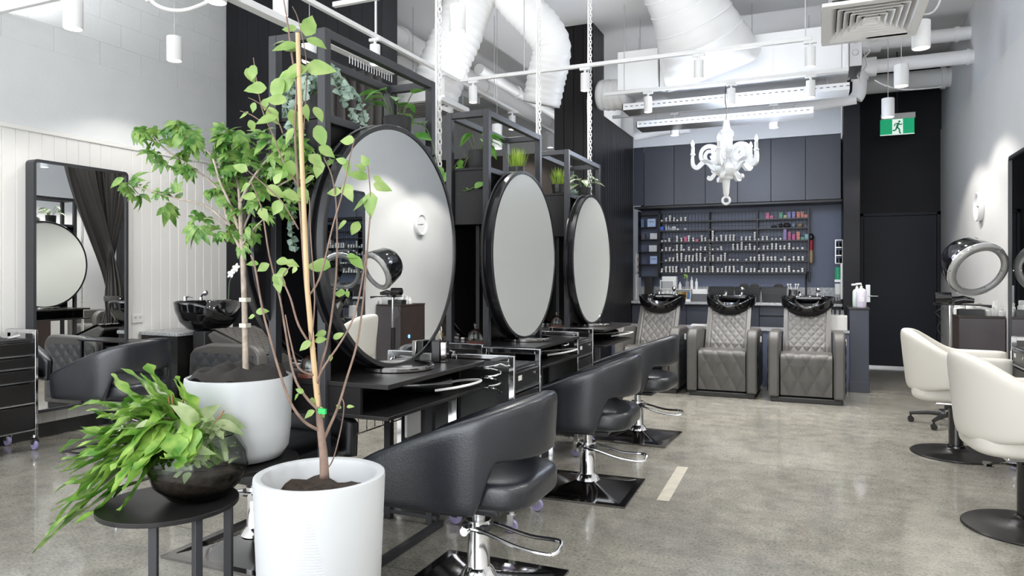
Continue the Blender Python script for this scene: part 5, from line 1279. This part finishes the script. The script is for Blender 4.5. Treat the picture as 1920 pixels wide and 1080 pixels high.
def ductf(u,v):
    a=2*PI*u; c=Vector((-.02,.06,.16)).lerp(Vector((-.30,-.50,.95)),v); ax=Vector((-.28,-.56,.85)).normalized()
    e1=Vector((1,0,0)); e1=(e1-ax*e1.dot(ax)).normalized(); e2=ax.cross(e1)
    r=lerp(.50,.36,sstep(0,.8,v))*(1+.006*math.sin(v*60+a))
    k=max(0,1-v*2.6)
    ca,sa=math.cos(a),math.sin(a)
    sq=1/max(abs(ca),abs(sa)); rr=r*lerp(1,min(sq,1.3),k*.8)
    q=c+e1*(ca*rr)+e2*(sa*rr*lerp(1,.55,k)); return (q.x,q.y,q.z)
b.grid(56,48,ductf,cu=True); b.build('duct_body',M['duct_white'],t,smooth=180)
b=MB()
for v in(.36,.55,.74,.9): b.tube([Vector(ductf(k/48,v)) for k in range(48)],.010,5,closed=True)
b.build('duct_ring',M['white_paint'],t)
def flexduct(label,pts,r,name='flexible_duct'):
    P=curve(pts,14); o0=P[0].copy(); t=thing(name,label,'duct',o0)
    L=[0]
    for i in range(1,len(P)): L.append(L[-1]+(P[i]-P[i-1]).length)
    # resample finely for the ribs
    n=int(L[-1]/.022); Q=[];R=[];j=0
    for k in range(n+1):
        s=L[-1]*k/n
        while j<len(L)-2 and L[j+1]<s: j+=1
        f=(s-L[j])/max(1e-6,L[j+1]-L[j]); Q.append(P[j].lerp(P[j+1],f)-o0); R.append(r*(1+.03*(k%3-1))+.006*noise.noise(Vector((s*3,0,0))))
    b=MB(); b.tube(Q,R,36); b.build('duct_hose',M['duct_white'],t,smooth=180); return t
flexduct('white flexible duct slanting down to the left grille',[at(900,-45,7.35),at(880,0,7.3),at(862,55,7.25),at(838,110,7.25),at(820,160,7.25),at(806,196,7.28)],.25)
flexduct('white flexible duct slanting down to the right before the black column',[at(940,-45,7.3),at(966,0,7.3),at(1012,48,7.3),at(1034,90,7.35),at(1024,150,7.45),at(1015,196,7.5)],.20)
t=thing('air_grille','white ceiling grille box at the foot of the left flexible duct','vent',at(795,200,7.28))
b=MB(); b.box(-.36,-.32,-.03,.36,.32,.02); b.build('grille_frame',M['white_paint'],t,bevel=.004)
b=MB(); 
for i in range(9): b.box(-.30,-.26+i*.065,-.036,.30,-.235+i*.065,-.03)
b.build('grille_slats',M['grey_plastic'],t)
b=MB(); b.box(-.26,-.24,.02,.26,.24,.22); b.build('grille_box',M['white_paint'],t,bevel=.01)
for x in(-.3,.3):
    b=MB(); b.cyl((x,.28,.02),.004,0,ZC-at(795,200,7.28).z-.02,6); b.build('hanger_rod',M['steel'],t)
def pipe(label,pts,r,rings=(),name='ceiling_pipe',m='white_paint'):
    P=[Vector(p) for p in pts]; o0=P[0].copy(); t=thing(name,label,'pipe',o0)
    b=MB(); b.tube([p-o0 for p in P],r,20); b.build('pipe_run',M[m],t)
    if rings:
        for f,rr,l in rings:
            c=P[0].lerp(P[-1],f)-o0; d=(P[-1]-P[0]).normalized(); b=MB(); b.tube([c-d*l/2,c+d*l/2],rr,20); b.build('coupling',M['white_paint'],t)
    return t
pipe('white round pipe running back behind the left flexible duct',[(-4.15,6.2,3.80),(-4.15,11.0,3.80)],.13,[(.08,.15,.06),(.5,.15,.06)])
pipe('white thin pipe running back below the wider one beside the far wall',[(-3.55,7.3,3.62),(-3.55,11.0,3.62)],.06,[(.3,.075,.05)])
b=MB(); b.box(-4.95,6.1,3.72,-4.45,9.2,ZC-.001); o=b.build('hanging_duct',M['white_paint'],bevel=.01); tag(o,'white square duct at the top behind the black pier','duct')
b=MB(); b.box(-3.0,8.9,3.35,-2.86,11.0,3.9); o=b.build('ceiling_beam',M['white_wall']); struct(o); o.name='ceiling_beam'
# pipes into the right wall
def rp(y0,x0,x1,Y,z,r,label,rings): pipe(label,[(x0,Y,z),(x1,Y,z)],r,rings)
def wallpipe(px,py,Y,r,x0,label,rings):
    d=-XR*SY+Y*CY; z=CAM_H+(HORIZ-py)*d/FPX
    pipe(label,[(x0,Y,z),(XR+.02,Y,z)],r,rings)
YW=lambda px: XR/math.tan(math.atan((px-960)/FPX)-YAW)
wallpipe(1817,62,YW(1817),.075,.15,'upper white pipe entering the right wall',[(.25,.10,.30),(.90,.085,.04)])
wallpipe(1822,106,YW(1822),.075,.10,'middle white pipe with valve entering the right wall',[(.22,.105,.36),(.96,.085,.03)])
wallpipe(1777,145,YW(1777)-.1,.12,.30,'thick white pipe against the black wall at the right',[(.93,.14,.05)])
pipe('white pipe sloping along the bulkhead above the chandelier',[at(1190,257,9.1),at(1290,236,8.85),at(1450,212,8.4),at(1606,186,8.0)],.055,[(.62,.075,.35),(.25,.068,.12)])
t=thing('pipe_elbow','white pipe elbow and trap left of the right wall pipes','pipe',at(1612,172,8.0))
b=MB(); b.tube(curve([Vector((0,0,.30)),Vector((0,0,.08)),Vector((-.01,0,-.02)),Vector((-.04,0,-.07))],5),.075,18); b.tube([Vector((0,0,.13)),Vector((0,0,.17))],.09,18); b.build('elbow',M['white_paint'],t)
b=MB(); b.tube(curve([Vector((.1,0,.55)),Vector((.3,.05,.66)),Vector((.42,.05,.68))],4),.018,8); b.build('valve_lever',M['white_paint'],t)
for i,(pts,l) in enumerate([([(1640,150,7.6),(1660,160,7.6),(1700,168,7.7),(1765,163,7.9)],'thin white cable sagging to the right wall below the thick pipe'),([(1612,70,7.2),(1625,120,7.3),(1608,140,7.3),(1618,160,7.4)],'white loose cable loop hanging left of the pipes'),([(1600,75,7.2),(1630,95,7.2),(1605,120,7.3),(1590,150,7.4)],'white tangled cable beside the air handling box'),([(1720,25,5.6),(1760,8,5.7),(1800,-10,5.8)],'white cable above the ceiling diffuser by the right wall')]):
    P=[at(*p) for p in pts]
    if i in(1,2): P=[Vector((P[0].x,P[0].y,ZC))]+P
    if i==3: P=P[:-1]+[Vector((P[-1].x,P[-1].y,ZC))]; P[0].z=3.33
    o0=P[0].copy(); b=MB(); b.tube([p-o0 for p in curve(P,8)],.008,6); o=b.build('loose_cable',M['white_plastic']); o.location=o0; tag(o,l,'cable')
# bulkhead rail panels (long white trays under the plenum)
for i,(y,z,x0,x1,l) in enumerate([(7.9,3.10,-2.0,.28,'long white cable tray under the air handling box, front one'),(8.35,2.99,-1.95,-.05,'long white cable tray above the chandelier, rear one')]):
    t=thing('cable_tray',l,'cable tray',((x0+x1)/2,y,z)); w=(x1-x0)/2
    b=MB(); b.box(-w,-.16,0,w,.16,.012); b.box(-w,-.16,0,-w+.01,.16,.07); b.box(-w,-.16,.012,w,-.15,.07); b.box(-w,.15,.012,w,.16,.07); b.build('tray_body',M['white_metal'],t)
    b=MB(); b.box(-.015,-.1615,.034,.015,-.1600,.042); s0=b.build('slot',M['grey_plastic'],t); n_=int(w*2/.06)
    for k in range(n_):
        c_=s0 if k==0 else s0.copy()
        if k: COL.objects.link(c_)
        c_.location=(-w+.045+k*.06,0,0)
    for x in(-w+.2,w-.2):
        b=MB(); b.cyl((x,0,.012),.005,0,3.27-z-.012,6); b.build('hanger_rod',M['steel'],t)
flexduct('white flexible duct end beside the boarded black wall',[(-2.33,8.0,3.36),(-2.1,7.98,3.34),(-1.98,7.96,3.36)],.17)
# ceiling diffuser
t=thing('ceiling_diffuser','white square ceiling air diffuser with stepped louvres at the upper right','vent',(.33,5.46,3.02))
W,V=.31,.43
b=MB()
b.box(-W,-V,-.012,W,-V*.86,.012); b.box(-W,V*.86,-.012,W,V,.012); b.box(-W,-V*.86,-.012,-W*.82,V*.86,.012); b.box(W*.82,-V*.86,-.012,W,V*.86,.012)
b.build('diffuser_frame',M['white_paint'],t,bevel=.003)
for k in range(6):
    b=MB(); f0=.82*(1-k/6.3); f1=f0-.115
    vs=[(-f0*W,-f0*V,-.004),(f0*W,-f0*V,-.004),(f0*W,f0*V,-.004),(-f0*W,f0*V,-.004),(-f1*W,-f1*V,.045),(f1*W,-f1*V,.045),(f1*W,f1*V,.045),(-f1*W,f1*V,.045)]
    b._add(vs,[(0,1,5,4),(1,2,6,5),(2,3,7,6),(3,0,4,7)]); b.build('louvre',M['white_paint'],t,solid=.004,smooth=0)
b=MB(); b.box(-W*.85,-V*.85,.052,W*.85,V*.85,.30); b.build('diffuser_box',M['white_paint'],t)
b=MB(); b.box(-W*.80,-V*.80,.047,W*.80,V*.80,.051); b.build('dark_throat',M['black_matte'],t)
b=MB(); b.cyl((0,0,.30),.18,0,ZC-3.02-.30,28); b.build('duct_neck',M['duct_white'],t)
# cable loop beside the upper left pendant
b=MB(); b.tube(curve([Vector((at(272,-30,4.7).x,at(272,-30,4.7).y,ZC)),at(272,-30,4.7),at(283,0,4.7),at(305,15,4.7),at(335,20,4.7),at(365,14,4.7),at(390,0,4.72),at(398,-30,4.75),Vector((at(398,-30,4.75).x,at(398,-30,4.75).y,ZC))],8),.013,10); o=b.build('cable_loop',M['white_plastic']); tag(o,'white looped conduit hanging at the top left','conduit')
# chains
def chain(label,x,y,z0,z1):
    t=thing('hanging_chain',label,'chain',(x,y,z0),0,'white chains hanging from the ceiling')
    b=MB(); z=0;k=0; H=z1-z0
    while z<H:
        c=.011
        pts=[(c*math.cos(a)*.9,0,z+.02+.021*math.sin(a)) for a in [i*2*PI/10 for i in range(10)]]
        if k%2: pts=[(p[1],p[0],p[2]) for p in pts]
        b.tube(pts,.0040,5,closed=True); z+=.031; k+=1
    b.build('chain_links',M['white_metal'],t)
    b=MB(); b.cyl((-.022,0,0),.0085,0,H,8); b.build('white_cord',M['white_plastic'],t)
    return t
chain('white chain and cord behind the nearest round mirror',-1.955,3.52,DZ*0+.89,ZC)
chain('white chain and cord behind the middle round mirror',-1.955,5.08,.89,ZC)
chain('white chain and cord in front of the black column',-1.955,6.40,.02,ZC)
# ================================================================ chandelier
CHp=(-.855,7.44,1.99)
t=thing('chandelier','white scrolled five-arm chandelier with candle bulbs before the navy cupboards','chandelier',CHp)
b=MB(); b.lathe([(0,.075),(.020,.08),(.028,.10),(.030,.12),(.036,.19),(.040,.245),(.062,.25),(.066,.265),(.060,.275),(.075,.285),(.115,.315),(.118,.345),(.105,.375),(.075,.41),(.052,.44),(.050,.455),(.062,.465),(.060,.475),(.045,.49),(.075,.51),(.092,.535),(.088,.56),(.066,.585),(.060,.60),(.060,.68),(.072,.685),(.072,.73),(.058,.735),(.040,.75),(.026,.84),(.0,.845)],40); b.build('centre_column',M['chandelier'],t,smooth=50)
b=MB(); b.tube([(.034*math.cos(a),0,.036+.036*math.sin(a)) for a in [k*2*PI/24 for k in range(24)]],.013,8,closed=True); b.cyl((0,0,.066),.014,0,.02,10); b.build('bottom_ring',M['chandelier'],t)
def flat2d(mb,pts,w,th):
    w*=1.35; th*=1.5
    """scroll strip cut from a thick board, lying in the local xz plane"""
    P=curve([(p[0],0,p[1]) for p in pts],6); N=len(P); vs=[];fs=[]
    for i,p in enumerate(P):
        T=(P[min(i+1,N-1)]-P[max(i-1,0)]).normalized(); n=Vector((-T.z,0,T.x)); s=i/(N-1); ww=w*(.55+.45*math.sin(PI*min(1,.15+s*.85)))/2
        for sy in(-1,1):
            for sn in(-1,1): q=p+n*(sn*ww); vs.append((q.x,sy*th/2,q.z))
    for i in range(N-1):
        a=i*4;c=a+4
        fs+=[(a,a+1,c+1,c),(a+2,c+2,c+3,a+3),(a,c,c+2,a+2),(a+1,a+3,c+3,c+1)]
    fs+=[(0,2,3,1),((N-1)*4,(N-1)*4+1,(N-1)*4+3,(N-1)*4+2)]
    mb._add(vs,fs)
for k in range(5):
    A=k*2*PI/5+math.radians(6.5+186)
    R_=Matrix.Rotation(A,4,'Z')
    b=MB(); b.tf=R_
    flat2d(b,[(.095,.325),(.125,.285),(.150,.258),(.172,.262),(.168,.285)],.030,.026)
    flat2d(b,[(.085,.335),(.13,.362),(.170,.412),(.215,.430),(.250,.400),(.285,.372),(.318,.392),(.328,.445),(.326,.505)],.036,.026)
    flat2d(b,[(.195,.418),(.240,.455),(.247,.505),(.228,.555),(.175,.585),(.110,.572),(.072,.520),(.082,.450),(.135,.420),(.190,.440),(.205,.490),(.180,.530),(.140,.525),(.130,.490),(.155,.475)],.030,.026)
    a_=b.build('arm',M['chandelier'],t,smooth=50)
    b=MB(); b.tf=R_@Matrix.Translation((.326,0,.50)); b.lathe([(0,0),(.024,0),(.026,.012),(.019,.018),(.017,.022),(.017,.085),(0,.087)],18); b.build('candle',M['chandelier'],a_)
    b=MB(); b.tf=R_@Matrix.Translation((.326,0,.587)); b.lathe([(0,0),(.009,0),(.016,.018),(.015,.032),(.006,.055),(0,.066)],16); b.build('bulb',M['bulb'],a_,smooth=180)
b=MB(); b.tube(curve([(0,0,.84),(.005,0,.95),(-.01,.0,1.05),(0,0,1.205)],5),.005,6); b.build('flex_cord',M['black_plastic'],t)
l=bpy.data.lights.new('chandelier_light','POINT'); l.energy=70; l.color=(.72,.82,1); l.shadow_soft_size=.3
o=bpy.data.objects.new('chandelier_light',l); COL.objects.link(o); o.parent=t; o.location=(0,.1,.62)
# ================================================================ sky light, added front fill and general settings
w=bpy.data.worlds.new('world'); S.world=w; w.use_nodes=True
bg=w.node_tree.nodes['Background']; bg.inputs['Color'].default_value=(.93,.97,1,1); bg.inputs['Strength'].default_value=2.4
a=bpy.data.lights.new('added_front_fill','AREA'); a.shape='RECTANGLE'; a.size=6.4; a.size_y=3.4; a.energy=130; a.color=(.97,.985,1)  # unseen area light added as fill from the open front; no window built
o=bpy.data.objects.new('added_front_fill',a); COL.objects.link(o); o.location=(-2.0,YF-.3,1.95); o.rotation_euler=(math.radians(90),0,0)
S.view_settings.view_transform='Standard'; S.view_settings.look='None'; S.view_settings.gamma=1; S.view_settings.exposure=.28; S.view_settings.use_curve_mapping=False
S.cycles.max_bounces=10; S.cycles.diffuse_bounces=5; S.cycles.glossy_bounces=5; S.cycles.transmission_bounces=8; S.cycles.caustics_reflective=False; S.cycles.caustics_refractive=False
S.cycles.sample_clamp_indirect=6; S.cycles.use_denoising=True
